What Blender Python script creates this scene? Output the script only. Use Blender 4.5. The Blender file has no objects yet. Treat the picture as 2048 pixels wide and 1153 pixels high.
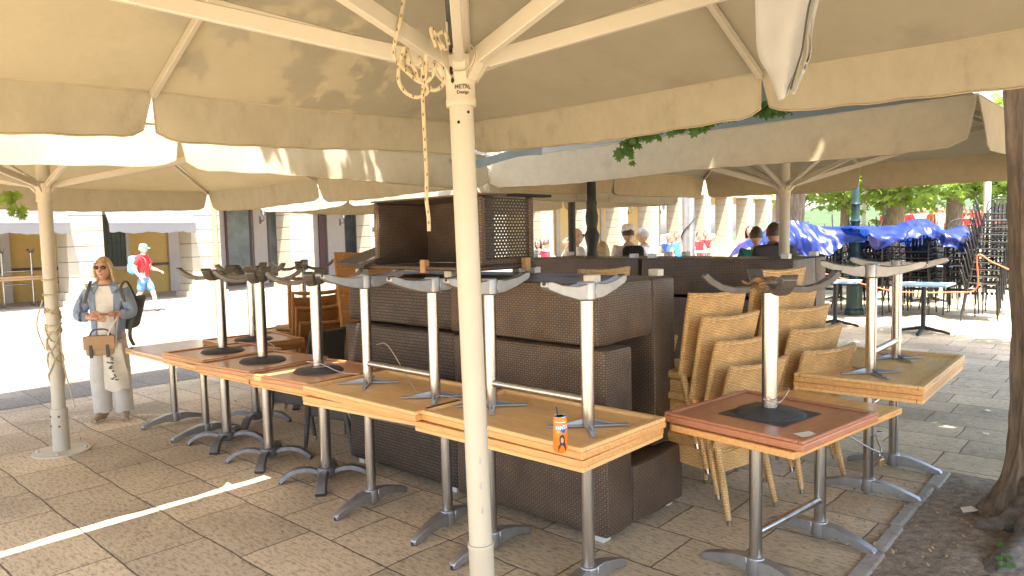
import bpy, bmesh, math, random
from mathutils import Vector, Matrix, Euler, noise as NZ
R = math.radians
SC = bpy.context.scene
COL = SC.collection
# ---------------------------------------------------------------- camera
CAM_H, PITCH, ROLL, FPX = 1.68, R(4.15), R(1.25), 1420.0
cd = bpy.data.cameras.new('camera'); cam = bpy.data.objects.new('camera', cd); COL.objects.link(cam)
cd.sensor_width = 36.0; cd.lens = 36.0 * FPX / 2048.0; cd.clip_end = 1000; cd.clip_start = 0.05
CAMR = Matrix.Rotation(R(90) - PITCH, 3, 'X') @ Matrix.Rotation(-ROLL, 3, 'Z')
cam.matrix_world = Matrix.Translation((0, 0, CAM_H)) @ CAMR.to_4x4()
SC.camera = cam
# ---------------------------------------------------------------- plan axes of the square: U runs across to the arcade, W along it
U = Vector((-.743, .669, 0)); W = Vector((.669, .743, 0)); Z = Vector((0, 0, 1))
UA = math.atan2(U.y, U.x); WA = math.atan2(W.y, W.x)
# ---------------------------------------------------------------- sky, sun, exposure
SUN = Vector((0, 0, 1)) - U * .30 - W * .22
SUN.normalize()
ELEV = math.asin(SUN.z); AZ = math.atan2(SUN.x, SUN.y)
wd = bpy.data.worlds.new('World'); SC.world = wd; wd.use_nodes = True
nt = wd.node_tree; bg = nt.nodes['Background']
sky = nt.nodes.new('ShaderNodeTexSky'); sky.sky_type = 'NISHITA'; sky.sun_disc = False
sky.sun_elevation = ELEV; sky.sun_rotation = AZ; sky.dust_density = 3.0; sky.ozone_density = .4
nt.links.new(sky.outputs[0], bg.inputs[0]); bg.inputs[1].default_value = .15
sl = bpy.data.lights.new('sun', 'SUN'); sl.energy = 4.2; sl.angle = R(.5); sl.color = (1, .95, .86)
sun = bpy.data.objects.new('sun', sl); COL.objects.link(sun); sun.location = (0, 0, 30)
sun.rotation_euler = SUN.to_track_quat('Z', 'Y').to_euler()
SC.view_settings.view_transform = 'Standard'; SC.view_settings.look = 'None'
SC.view_settings.exposure = 2.58; SC.view_settings.gamma = 1
SC.cycles.max_bounces = 8; SC.cycles.diffuse_bounces = 5; SC.cycles.transparent_max_bounces = 12
SC.cycles.sample_clamp_indirect = 6
# ---------------------------------------------------------------- pixel helpers (photo pixels, 2048 wide)
def ray(px, py):
    return CAMR @ Vector(((px - 1024) / FPX, -(py - 576.5) / FPX, -1))
def atz(px, py, z):
    d = ray(px, py); t = (z - CAM_H) / d.z
    return Vector((0, 0, CAM_H)) + d * t
def atd(px, py, dist):
    d = ray(px, py); return Vector((0, 0, CAM_H)) + d * (dist / d.y)
def gz(p):
    s = p.x * W.x + p.y * W.y
    return .016 * min(max(0, s - 8), 37)
def uw(u, w, z=0): return U * u + W * w + Z * z
def rotz(a): return Matrix.Rotation(a, 3, 'Z')
rnd = random.Random(7)
# ---------------------------------------------------------------- materials
def M(name, col, rough=.6, metal=0, var=.12, scale=6, bump=0, bscale=60, trans=0, tcol=None, spec=.5, stain=0, stretch=None, coat=0):
    m = bpy.data.materials.new(name); m.use_nodes = True
    n, l = m.node_tree.nodes, m.node_tree.links
    p = n['Principled BSDF']; p.inputs['Roughness'].default_value = rough; p.inputs['Metallic'].default_value = metal
    p.inputs['Specular IOR Level'].default_value = spec
    if coat: p.inputs['Coat Weight'].default_value = coat; p.inputs['Coat Roughness'].default_value = .15
    tc = n.new('ShaderNodeTexCoord'); src = tc.outputs['Object']
    if stretch:
        mp = n.new('ShaderNodeMapping'); mp.inputs['Scale'].default_value = stretch; l.new(src, mp.inputs[0]); src = mp.outputs[0]
    nz = n.new('ShaderNodeTexNoise'); nz.inputs['Scale'].default_value = scale; nz.inputs['Detail'].default_value = 6
    nz.inputs['Roughness'].default_value = .65
    l.new(src, nz.inputs['Vector'])
    cr = n.new('ShaderNodeValToRGB'); l.new(nz.outputs['Fac'], cr.inputs[0])
    c = Vector(col)
    cr.color_ramp.elements[0].position = .3; cr.color_ramp.elements[1].position = .7
    cr.color_ramp.elements[0].color = (*(c * (1 - var)), 1); cr.color_ramp.elements[1].color = (*[min(1, x) for x in c * (1 + var)], 1)
    out = cr.outputs[0]
    if stain:
        n2 = n.new('ShaderNodeTexNoise'); n2.inputs['Scale'].default_value = scale * .35; n2.inputs['Detail'].default_value = 9
        n2.inputs['Roughness'].default_value = .72
        l.new(src, n2.inputs['Vector'])
        r2 = n.new('ShaderNodeValToRGB'); l.new(n2.outputs['Fac'], r2.inputs[0])
        r2.color_ramp.elements[0].position = .56; r2.color_ramp.elements[1].position = .74
        r2.color_ramp.elements[0].color = (0, 0, 0, 1); r2.color_ramp.elements[1].color = (stain, stain, stain, 1)
        mx = n.new('ShaderNodeMixRGB'); l.new(r2.outputs[0], mx.inputs[0]); l.new(out, mx.inputs[1])
        mx.inputs[2].default_value = (*(c * .45), 1); out = mx.outputs[0]
    l.new(out, p.inputs['Base Color'])
    if bump:
        b = n.new('ShaderNodeTexNoise'); b.inputs['Scale'].default_value = bscale; b.inputs['Detail'].default_value = 4
        l.new(src, b.inputs['Vector'])
        bp = n.new('ShaderNodeBump'); bp.inputs['Strength'].default_value = bump; bp.inputs['Distance'].default_value = .01
        l.new(b.outputs['Fac'], bp.inputs['Height']); l.new(bp.outputs[0], p.inputs['Normal'])
    if trans:
        t = n.new('ShaderNodeBsdfTranslucent'); t.inputs[0].default_value = (*(tcol or col), 1)
        ms = n.new('ShaderNodeMixShader'); ms.inputs[0].default_value = trans
        l.new(p.outputs[0], ms.inputs[1]); l.new(t.outputs[0], ms.inputs[2])
        l.new(ms.outputs[0], n['Material Output'].inputs[0])
    return m

def wicker(name, c1, c2, gap, bw, bh, holes=0, rough=.5, off=.5, mortar=.22):
    m = bpy.data.materials.new(name); m.use_nodes = True
    n, l = m.node_tree.nodes, m.node_tree.links; p = n['Principled BSDF']; p.inputs['Roughness'].default_value = rough
    uv = n.new('ShaderNodeUVMap'); uv.uv_map = 'UVMap'
    nz = n.new('ShaderNodeTexNoise'); nz.inputs['Scale'].default_value = 30; l.new(uv.outputs[0], nz.inputs['Vector'])
    ad = n.new('ShaderNodeVectorMath'); ad.operation = 'MULTIPLY_ADD'
    l.new(nz.outputs['Color'], ad.inputs[0]); ad.inputs[1].default_value = (.006, .006, 0); l.new(uv.outputs[0], ad.inputs[2])
    br = n.new('ShaderNodeTexBrick'); l.new(ad.outputs[0], br.inputs['Vector'])
    br.inputs['Scale'].default_value = 1; br.inputs['Brick Width'].default_value = bw; br.inputs['Row Height'].default_value = bh
    br.inputs['Mortar Size'].default_value = bh * mortar; br.inputs['Mortar Smooth'].default_value = .6; br.offset = off
    br.inputs['Color1'].default_value = (*c1, 1); br.inputs['Color2'].default_value = (*c2, 1); br.inputs['Mortar'].default_value = (*gap, 1)
    n2 = n.new('ShaderNodeTexNoise'); n2.inputs['Scale'].default_value = 5; n2.inputs['Detail'].default_value = 5; l.new(uv.outputs[0], n2.inputs['Vector'])
    mr = n.new('ShaderNodeMapRange'); l.new(n2.outputs['Fac'], mr.inputs[0]); mr.inputs[1].default_value = .3; mr.inputs[2].default_value = .7
    mr.inputs[3].default_value = .75; mr.inputs[4].default_value = 1.25
    mx = n.new('ShaderNodeMixRGB'); mx.blend_type = 'MULTIPLY'; mx.inputs[0].default_value = 1
    l.new(br.outputs['Color'], mx.inputs[1]); l.new(mr.outputs[0], mx.inputs[2])
    ck = n.new('ShaderNodeTexChecker'); ck.inputs['Scale'].default_value = 1; ck.inputs['Color1'].default_value = (1.15, 1.15, 1.15, 1); ck.inputs['Color2'].default_value = (.8, .8, .8, 1)
    cm = n.new('ShaderNodeMapping'); cm.inputs['Scale'].default_value = (1 / bw, 1 / bh, 1); l.new(ad.outputs[0], cm.inputs[0]); l.new(cm.outputs[0], ck.inputs[0])
    m3 = n.new('ShaderNodeMixRGB'); m3.blend_type = 'MULTIPLY'; m3.inputs[0].default_value = 1 if off == 0 else .4
    l.new(mx.outputs[0], m3.inputs[1]); l.new(ck.outputs['Color'], m3.inputs[2]); l.new(m3.outputs[0], p.inputs['Base Color'])
    iv = n.new('ShaderNodeMath'); iv.operation = 'SUBTRACT'; iv.inputs[0].default_value = 1; l.new(br.outputs['Fac'], iv.inputs[1])
    bp = n.new('ShaderNodeBump'); bp.inputs['Strength'].default_value = .8; bp.inputs['Distance'].default_value = .004
    l.new(iv.outputs[0], bp.inputs['Height']); l.new(bp.outputs[0], p.inputs['Normal'])
    if holes:
        b2 = n.new('ShaderNodeTexBrick'); l.new(ad.outputs[0], b2.inputs['Vector']); b2.offset = .5
        b2.inputs['Scale'].default_value = 1; b2.inputs['Brick Width'].default_value = .03; b2.inputs['Row Height'].default_value = .02
        b2.inputs['Mortar Size'].default_value = .0065; b2.inputs['Mortar Smooth'].default_value = .1
        gt = n.new('ShaderNodeMath'); gt.operation = 'LESS_THAN'; l.new(b2.outputs['Fac'], gt.inputs[0]); gt.inputs[1].default_value = .5
        tr = n.new('ShaderNodeBsdfTransparent'); ms = n.new('ShaderNodeMixShader')
        l.new(gt.outputs[0], ms.inputs[0]); l.new(p.outputs[0], ms.inputs[1]); l.new(tr.outputs[0], ms.inputs[2])
        l.new(ms.outputs[0], n['Material Output'].inputs[0])
    return m

def paving(name, c1, c2, joint, bw, bh, dirt=.35, rough=.75, js=.006, bmp=.5):
    m = bpy.data.materials.new(name); m.use_nodes = True
    n, l = m.node_tree.nodes, m.node_tree.links; p = n['Principled BSDF']
    tc = n.new('ShaderNodeTexCoord'); mp = n.new('ShaderNodeMapping'); mp.inputs['Rotation'].default_value = (0, 0, -UA)
    l.new(tc.outputs['Object'], mp.inputs[0])
    nz = n.new('ShaderNodeTexNoise'); nz.inputs['Scale'].default_value = 2.2; nz.inputs['Detail'].default_value = 5; l.new(mp.outputs[0], nz.inputs['Vector'])
    ad = n.new('ShaderNodeVectorMath'); ad.operation = 'MULTIPLY_ADD'; l.new(nz.outputs['Color'], ad.inputs[0])
    ad.inputs[1].default_value = (.05, .05, 0); l.new(mp.outputs[0], ad.inputs[2])
    br = n.new('ShaderNodeTexBrick'); l.new(ad.outputs[0], br.inputs['Vector']); br.inputs['Scale'].default_value = 1
    br.offset = .43; br.offset_frequency = 2; br.squash = .72; br.squash_frequency = 3
    br.inputs['Brick Width'].default_value = bw; br.inputs['Row Height'].default_value = bh
    br.inputs['Mortar Size'].default_value = js; br.inputs['Mortar Smooth'].default_value = .4
    br.inputs['Color1'].default_value = (*c1, 1); br.inputs['Color2'].default_value = (*c2, 1); br.inputs['Mortar'].default_value = (*joint, 1)
    pits = n.new('ShaderNodeTexNoise'); pits.inputs['Scale'].default_value = 34; pits.inputs['Detail'].default_value = 8; pits.inputs['Roughness'].default_value = .75
    st = n.new('ShaderNodeMapping'); st.inputs['Scale'].default_value = (.55, 1.5, 1); l.new(mp.outputs[0], st.inputs[0]); l.new(st.outputs[0], pits.inputs['Vector'])
    r = n.new('ShaderNodeValToRGB'); l.new(pits.outputs['Fac'], r.inputs[0]); r.color_ramp.elements[0].position = .37; r.color_ramp.elements[1].position = .52
    r.color_ramp.elements[0].color = (.36, .33, .29, 1); r.color_ramp.elements[1].color = (1.12, 1.1, 1.07, 1)
    big = n.new('ShaderNodeTexNoise'); big.inputs['Scale'].default_value = 1.1; big.inputs['Detail'].default_value = 6; l.new(mp.outputs[0], big.inputs['Vector'])
    rb = n.new('ShaderNodeValToRGB'); l.new(big.outputs['Fac'], rb.inputs[0]); rb.color_ramp.elements[0].position = .35; rb.color_ramp.elements[1].position = .65
    rb.color_ramp.elements[0].color = (1 - dirt, 1 - dirt, 1 - dirt * 1.05, 1); rb.color_ramp.elements[1].color = (1.1, 1.1, 1.1, 1)
    m1 = n.new('ShaderNodeMixRGB'); m1.blend_type = 'MULTIPLY'; m1.inputs[0].default_value = .75; l.new(br.outputs['Color'], m1.inputs[1]); l.new(r.outputs[0], m1.inputs[2])
    m2 = n.new('ShaderNodeMixRGB'); m2.blend_type = 'MULTIPLY'; m2.inputs[0].default_value = 1; l.new(m1.outputs[0], m2.inputs[1]); l.new(rb.outputs[0], m2.inputs[2])
    l.new(m2.outputs[0], p.inputs['Base Color'])
    h = n.new('ShaderNodeMath'); h.operation = 'MULTIPLY_ADD'; l.new(br.outputs['Fac'], h.inputs[0]); h.inputs[1].default_value = -1.2; l.new(pits.outputs['Fac'], h.inputs[2])
    bp = n.new('ShaderNodeBump'); bp.inputs['Strength'].default_value = bmp; bp.inputs['Distance'].default_value = .015
    l.new(h.outputs[0], bp.inputs['Height']); l.new(bp.outputs[0], p.inputs['Normal'])
    rr = n.new('ShaderNodeMapRange'); l.new(pits.outputs['Fac'], rr.inputs[0]); rr.inputs[3].default_value = rough + .15; rr.inputs[4].default_value = rough - .22
    l.new(rr.outputs[0], p.inputs['Roughness'])
    return m

MT = {}
MT['paving'] = paving('paving', (.66, .515, .33), (.45, .35, .225), (.12, .095, .063), .72, .43, dirt=.25)
MT['street'] = paving('street_stone', (.22, .19, .145), (.185, .16, .12), (.08, .07, .055), 1.1, .55, dirt=.25)
MT['kerb'] = M('kerb_stone', (.34, .30, .25), .8, var=.25, scale=9, bump=.5, bscale=40, stain=.5)
MT['soil'] = M('soil', (.27, .21, .15), .95, var=.5, scale=18, bump=1, bscale=50)
MT['canvas'] = M('canvas', (.58, .53, .405), .9, var=.06, scale=3, trans=.42, tcol=(.050, .033, .0115), spec=.1, stain=.35, bump=.3, bscale=11)
MT['canvas_val'] = M('valance_canvas', (.60, .54, .40), .9, var=.07, scale=13, trans=.40, tcol=(.05, .034, .014), spec=.1, stain=.55, bump=.3, bscale=9, stretch=(1, 1, .6))
MT['canvas_tan'] = M('tan_canvas', (.58, .47, .30), .9, var=.07, scale=11, trans=.35, tcol=(.05, .034, .014), spec=.1, stain=.35, bump=.3, bscale=9)  # browner tone than the other valances
MT['canvas_hem'] = M('canvas_hem', (.50, .42, .29), .9, var=.1, scale=8, trans=.3, tcol=(.6, .45, .22), spec=.1)
MT['cream'] = M('cream_paint', (.45, .41, .325), .38, var=.05, scale=5, stain=.1)
MT['cast'] = M('cast_cream', (.50, .44, .33), .5, var=.08, scale=12, stain=.35)
MT['alu'] = M('brushed_aluminium', (.52, .50, .47), .26, metal=1, var=.22, scale=3, stretch=(8, 8, .4))
MT['alu_dull'] = M('dull_aluminium', (.40, .395, .39), .42, metal=.85, var=.12, scale=14)
MT['foot_dark'] = M('dark_cast_aluminium', (.17, .16, .15), .5, metal=.5, var=.2, scale=20)
MT['steel_blue'] = M('grey_bracket', (.36, .37, .40), .4, metal=.6, var=.08)
MT['rubber'] = M('rubber', (.03, .03, .032), .7)
MT['oak'] = M('oak', (.76, .46, .185), .5, var=.16, scale=7, stretch=(1, 9, 9), stain=.25)
MT['oak_edge'] = M('oak_edge', (.70, .36, .12), .38, var=.2, scale=6, stretch=(1.5, 10, 10), coat=.3)
MT['brown_top'] = M('brown_wood', (.50, .225, .08), .42, var=.16, scale=7, stretch=(1, 8, 8), coat=.3, stain=.15)
MT['red_top'] = M('mahogany', (.44, .175, .085), .42, var=.14, scale=7, stretch=(1, 8, 8), coat=.3, stain=.15)
MT['pale_top'] = M('pale_laminate', (.50, .33, .19), .2, var=.1, scale=5, stretch=(1, 8, 8), coat=.5)
MT['blue_top'] = M('pale_blue_laminate', (.42, .56, .68), .3, var=.05)
MT['black_iron'] = M('black_iron', (.035, .034, .033), .5, var=.3, metal=.3, bump=.2)
MT['plate'] = M('cast_plate', (.055, .052, .05), .6, var=.4, scale=20, bump=.4, bscale=60)
MT['wick_dark'] = wicker('dark_wicker', (.175, .112, .068), (.142, .090, .056), (.04, .026, .018), .0155, .0135, mortar=.2, off=0)
MT['wick_band'] = wicker('banded_wicker', (.19, .112, .064), (.105, .066, .042), (.018, .012, .009), .014, .022, off=.5, mortar=.25)
MT['wick_hole'] = wicker('open_wicker', (.12, .085, .062), (.09, .066, .05), (.02, .016, .012), .030, .02, holes=1)
MT['wick_grey'] = wicker('grey_wicker', (.13, .112, .098), (.095, .082, .072), (.018, .015, .013), .026, .012)
MT['wick_tan'] = wicker('honey_wicker', (.84, .53, .22), (.74, .44, .17), (.36, .20, .075), .034, .010, mortar=.18)
MT['wick_orange'] = wicker('sun_tinted_wicker', (.52, .24, .06), (.44, .19, .045), (.22, .09, .02), .034, .010, mortar=.18)  # tan weave turned orange, warm sunlight put into its colour
MT['block'] = M('pale_block', (.62, .58, .50), .45, var=.1, scale=30)
MT['block_tan'] = M('wood_block', (.50, .28, .13), .6, var=.2, scale=20)
MT['bark'] = M('bark', (.20, .15, .105), .95, var=.55, scale=9, stretch=(3, 3, .45), bump=1, bscale=14)
MT['root'] = M('root_bark', (.15, .125, .10), .95, var=.55, scale=11, stretch=(1.5, 1.5, 3), bump=1, bscale=14)
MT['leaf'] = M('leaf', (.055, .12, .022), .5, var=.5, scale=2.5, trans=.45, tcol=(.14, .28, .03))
MT['leaf_lit'] = M('leaf_sunlit_tint', (.12, .20, .035), .5, var=.4, scale=2.5, trans=.45, tcol=(.38, .52, .08))  # brighter, yellower copy of leaf with sunlight put into the green
MT['dry'] = M('dry_leaf', (.42, .25, .11), .8, var=.5, scale=40, trans=.2)
MT['stone'] = M('facade_stone', (.35, .305, .225), .8, var=.06, scale=3, bump=.15, bscale=60)
MT['stone_dim'] = M('pilaster_stone', (.50, .45, .40), .8, var=.06, scale=3, bump=.15)
MT['joint'] = M('stone_joint', (.17, .15, .125), .9)
MT['yellow'] = M('ochre_render', (.58, .39, .13), .9, var=.08, scale=2, stain=.12)
MT['yellow_pale'] = M('pale_ochre_render', (.74, .56, .26), .9, var=.05, scale=2, stain=.08)
MT['awning'] = M('awning_cloth', (.11, .11, .12), .9, var=.05, trans=.25, tcol=(.6, .58, .55))
MT['maroon'] = M('maroon_paint', (.105, .045, .045), .4, var=.15)
MT['glass'] = M('shop_glass', (.05, .065, .065), .06, var=.6, scale=1.3, spec=.9)
MT['glass_light'] = M('frosted_glass', (.20, .23, .22), .2, var=.3, scale=2)
MT['shutter'] = M('shutter_paint', (.06, .075, .06), .6, var=.2)
MT['slab'] = paving('arcade_slab', (.42, .38, .33), (.36, .32, .28), (.2, .18, .15), .8, .5, dirt=.15)
MT['green_iron'] = M('green_iron', (.012, .036, .031), .38, var=.35, scale=12, metal=.2, stain=.2)
MT['tarp'] = M('blue_tarp', (.011, .022, .135), .38, var=.15, scale=4, trans=.2, tcol=(.02, .09, .45), bump=.3, bscale=9)
MT['rope'] = M('rope', (.50, .41, .26), .9, var=.15, scale=30, bump=.6, bscale=300)
MT['fleck'] = M('rope_fleck', (.12, .10, .07), .9)
MT['wire'] = M('wire', (.45, .40, .33), .4, metal=.5)
MT['cloth_white'] = M('white_cloth', (.44, .44, .43), .9, var=.06, scale=8, trans=.25, tcol=(.7, .7, .66), stain=.3)
MT['zip'] = M('zip_tape', (.06, .055, .06), .7)
MT['brass'] = M('brass', (.55, .40, .16), .35, metal=.9)
MT['rust'] = M('rusty_steel', (.13, .045, .02), .8, var=.4, scale=30)
MT['orange_can'] = M('orange_print', (.85, .20, .012), .28, var=.03)
MT['white_print'] = M('white_print', (.85, .85, .85), .35, var=.02)
MT['blue_print'] = M('blue_print', (.02, .10, .42), .35)
MT['green_print'] = M('green_print', (.25, .55, .08), .35)
MT['dark_print'] = M('dark_print', (.045, .02, .016), .4)
MT['pink_print'] = M('pink_print', (.62, .30, .22), .4)
MT['grey_print'] = M('grey_print', (.10, .09, .08), .5)
MT['red_print'] = M('red_print', (.4, .05, .04), .5)
MT['paper'] = M('paper', (.80, .72, .58), .9)
MT['orange_rope'] = M('orange_cord', (.75, .16, .06), .7)
MT['gap'] = M('black_lining', (.012, .011, .010), .9)
def cloth(name, c, rough=.85, var=.1): 
    MT[name] = M(name, c, rough, var=var, scale=9, bump=.2, bscale=40, spec=.2); return MT[name]
# ---------------------------------------------------------------- mesh builder
class MB:
    def __init__(s): s.v, s.f, s.mi = [], [], []
    def add(s, vs, fs, mi=0):
        b = len(s.v); s.v += [Vector(x) for x in vs]; s.f += [tuple(b + i for i in f) for f in fs]; s.mi += [mi] * len(fs); return s
    def obox(s, c, ax, ay, az, mi=0):
        c = Vector(c); vs = [c + ax * i + ay * j + az * k for k in (-1, 1) for j in (-1, 1) for i in (-1, 1)]
        return s.add(vs, [(0, 2, 3, 1), (4, 5, 7, 6), (0, 1, 5, 4), (2, 6, 7, 3), (0, 4, 6, 2), (1, 3, 7, 5)], mi)
    def box(s, c, d, rot=None, mi=0):
        A = [Vector((d[0] / 2, 0, 0)), Vector((0, d[1] / 2, 0)), Vector((0, 0, d[2] / 2))]
        if rot is not None:
            if not isinstance(rot, Matrix): rot = rotz(rot)
            A = [rot @ a for a in A]
        return s.obox(c, *A, mi)
    def sbox(s, c, d, amp=.006, n=10, seed=0, mi=0):
        c = Vector(c); dm = max(d)
        for ax in range(3):
            u, v = [k for k in range(3) if k != ax]
            for sg in (-1, 1):
                def fn(i, j, ax=ax, u=u, v=v, sg=sg):
                    p = Vector((0, 0, 0)); p[ax] = sg * d[ax] / 2; p[u] = (i - .5) * d[u]; p[v] = (j - .5) * d[v]
                    q = Vector(p)
                    for k in range(3):      # rounded edges
                        m = d[k] / 2 - .02
                        q[k] = max(-m, min(m, p[k]))
                    e = p - q; q += e.normalized() * .02 if e.length > 1e-6 else Vector()
                    w = NZ.noise_vector((p + c) * 3.1 + Vector((seed, 0, 0))) * amp + NZ.noise_vector((p + c) * 11 + Vector((0, seed, 0))) * amp * .4
                    return c + q + w
                nu, nv = max(2, int(n * d[u] / dm)), max(2, int(n * d[v] / dm))
                ts = lambda m: [0, .018] + [k / m for k in range(1, m)] + [.982, 1]
                U_, V_ = ts(nu), ts(nv); w_ = len(U_)
                s.add([fn(i, j) for j in V_ for i in U_], [(j * w_ + i, j * w_ + i + 1, (j + 1) * w_ + i + 1, (j + 1) * w_ + i) for j in range(len(V_) - 1) for i in range(w_ - 1)], mi)
        return s
    def bar(s, a, b, w, h, up=Z, mi=0):
        a, b = Vector(a), Vector(b); d = (b - a); L = d.length; d.normalize()
        sd = d.cross(up); 
        if sd.length < 1e-4: sd = d.cross(Vector((1, 0, 0)))
        sd.normalize(); u2 = sd.cross(d)
        return s.obox((a + b) / 2, d * L / 2, sd * w / 2, u2 * h / 2, mi)
    def tube(s, pts, r, n=8, mi=0, flat=1):
        pts = [Vector(p) for p in pts]; k = len(pts); rs = r if isinstance(r, (list, tuple)) else [r] * k
        vs = []; prev = None
        for i, p in enumerate(pts):
            t = (pts[min(i + 1, k - 1)] - pts[max(i - 1, 0)]).normalized()
            if prev is None:
                a = t.cross(Z if abs(t.z) < .95 else Vector((1, 0, 0))).normalized()
            else:
                a = (prev - t * prev.dot(t)); a = a.normalized() if a.length > 1e-6 else t.orthogonal().normalized()
            prev = a; b = t.cross(a)
            vs += [p + (a * math.cos(j * 2 * math.pi / n) + b * math.sin(j * 2 * math.pi / n) * flat) * rs[i] for j in range(n)]
        fs = [(i * n + j, i * n + (j + 1) % n, (i + 1) * n + (j + 1) % n, (i + 1) * n + j) for i in range(k - 1) for j in range(n)]
        fs += [tuple(range(n - 1, -1, -1)), tuple((k - 1) * n + j for j in range(n))]
        return s.add(vs, fs, mi)
    def lathe(s, prof, c=(0, 0, 0), n=20, mi=0, sx=1, sy=1):
        c = Vector(c); k = len(prof)
        vs = [c + Vector((r * sx * math.cos(j * 2 * math.pi / n), r * sy * math.sin(j * 2 * math.pi / n), z)) for r, z in prof for j in range(n)]
        fs = [(i * n + j, i * n + (j + 1) % n, (i + 1) * n + (j + 1) % n, (i + 1) * n + j) for i in range(k - 1) for j in range(n)]
        if prof[0][0] > 1e-5: fs.append(tuple(range(n - 1, -1, -1)))
        if prof[-1][0] > 1e-5: fs.append(tuple((k - 1) * n + j for j in range(n)))
        return s.add(vs, fs, mi)
    def cyl(s, a, b, r, n=16, mi=0): return s.tube([a, b], r, n, mi)
    def ell(s, c, rx, ry, rz, n=12, mi=0, rot=None):
        c = Vector(c); m = n // 2; vs = []
        for i in range(m + 1):
            th = math.pi * i / m
            for j in range(n):
                ph = 2 * math.pi * j / n
                q = Vector((rx * math.sin(th) * math.cos(ph), ry * math.sin(th) * math.sin(ph), rz * math.cos(th)))
                vs.append(c + (rot @ q if rot is not None else q))
        fs = [(i * n + j, (i + 1) * n + j, (i + 1) * n + (j + 1) % n, i * n + (j + 1) % n) for i in range(m) for j in range(n)]
        return s.add(vs, fs, mi)
    def grid(s, nu, nv, fn, mi=0):
        vs = [fn(i / nu, j / nv) for j in range(nv + 1) for i in range(nu + 1)]
        w = nu + 1
        return s.add(vs, [(j * w + i, j * w + i + 1, (j + 1) * w + i + 1, (j + 1) * w + i) for j in range(nv) for i in range(nu)], mi)
    def prism(s, poly, d, mi=0):
        poly = [Vector(p) for p in poly]; d = Vector(d); k = len(poly)
        vs = poly + [p + d for p in poly]
        return s.add(vs, [tuple(range(k - 1, -1, -1)), tuple(range(k, 2 * k))] + [(i, (i + 1) % k, k + (i + 1) % k, k + i) for i in range(k)], mi)
    def build(s, name, mat, parent=None, smooth=False, bevel=0, weld=False, seg=1):
        me = bpy.data.meshes.new(name); me.from_pydata([tuple(v) for v in s.v], [], s.f)
        mats = mat if isinstance(mat, (list, tuple)) else [mat]
        for m in mats: me.materials.append(MT[m] if isinstance(m, str) else m)
        bm = bmesh.new(); bm.from_mesh(me)
        if weld: bmesh.ops.remove_doubles(bm, verts=bm.verts, dist=1e-5)
        bm.faces.ensure_lookup_table()
        bmesh.ops.recalc_face_normals(bm, faces=bm.faces)
        uvl = bm.loops.layers.uv.new('UVMap')
        for i, f in enumerate(bm.faces):
            if not weld: f.material_index = s.mi[i]
            f.smooth = bool(smooth)
            nn = f.normal; ax = max(range(3), key=lambda k: abs(nn[k]))
            for lp in f.loops:
                c = lp.vert.co
                lp[uvl].uv = (c.y, c.z) if ax == 0 else ((c.x, c.z) if ax == 1 else (c.x, c.y))
        bm.to_mesh(me); bm.free()
        o = bpy.data.objects.new(name, me); COL.objects.link(o)
        if parent is not None: o.parent = parent
        if bevel:
            bv = o.modifiers.new('Bevel', 'BEVEL'); bv.width = bevel; bv.segments = seg; bv.limit_method = 'ANGLE'
            bv.angle_limit = R(40)
        if smooth and not weld or smooth == 2:
            try:
                me.set_sharp_from_angle(angle=R(38))
            except Exception: pass
        return o
def thing(name, label, cat, loc=(0, 0, 0), rz=0, group=None, rot=None):
    o = bpy.data.objects.new(name, None); COL.objects.link(o); o.empty_display_size = .1
    o.location = loc; o.rotation_euler = rot if rot else (0, 0, rz)
    return tag(o, label, cat, group)
def tag(o, label, cat, group=None):
    o['label'] = label; o['category'] = cat
    if group: o['group'] = group
    return o
def kind(o, k): o['kind'] = k; return o
def copy_tree(o, parent=None):
    c = o.copy(); COL.objects.link(c)
    if parent is not None: c.parent = parent
    for ch in list(o.children): copy_tree(ch, c)
    return c
_used = set()
def place(proto, loc, rot, label, group=None):
    if proto.name in _used: o = copy_tree(proto)
    else: o = proto; _used.add(proto.name)
    o.location = loc; o.rotation_euler = rot if isinstance(rot, (tuple, list)) else (0, 0, rot)
    o['label'] = label
    if group: o['group'] = group
    return o
def text_mesh(txt, size, bold=0):
    cu = bpy.data.curves.new('txt', 'FONT'); cu.body = txt; cu.size = size; cu.align_x = 'CENTER'; cu.align_y = 'CENTER'; cu.offset = bold; cu.resolution_u = 2
    o = bpy.data.objects.new('txt', cu); COL.objects.link(o)
    dg = bpy.context.evaluated_depsgraph_get(); me = bpy.data.meshes.new_from_object(o.evaluated_get(dg))
    vs = [v.co.copy() for v in me.vertices]; fs = [tuple(p.vertices) for p in me.polygons]
    bpy.data.objects.remove(o); bpy.data.curves.remove(cu); bpy.data.meshes.remove(me)
    return vs, fs
# ================================================================ ground
def strip(name, u0, u1, w0, w1, z, mat):
    b = MB(); ws = sorted({w0, w1} | {x for x in (8, 45) if w0 < x < w1})
    for a, c in zip(ws, ws[1:]):
        b.add([uw(u, w) + Z * (z + .016 * min(max(0, w - 8), 37)) for u, w in ((u0, a), (u1, a), (u1, c), (u0, c))], [(0, 1, 2, 3)])
    return b
g = strip('plaza_paving', -220, 400, -220, 400, 0, 'paving').build('plaza_paving', 'paving'); kind(g, 'structure')
g = strip('street', 8.8, 20.6, -60, 60, .004, 'street').build('street', 'street'); kind(g, 'structure')
# sunlit pale square beyond the terrace
g = strip('pale_square', -30, 8.796, 17.5, 70, .004, 'street').build('pale_square', 'street'); kind(g, 'structure')
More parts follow.
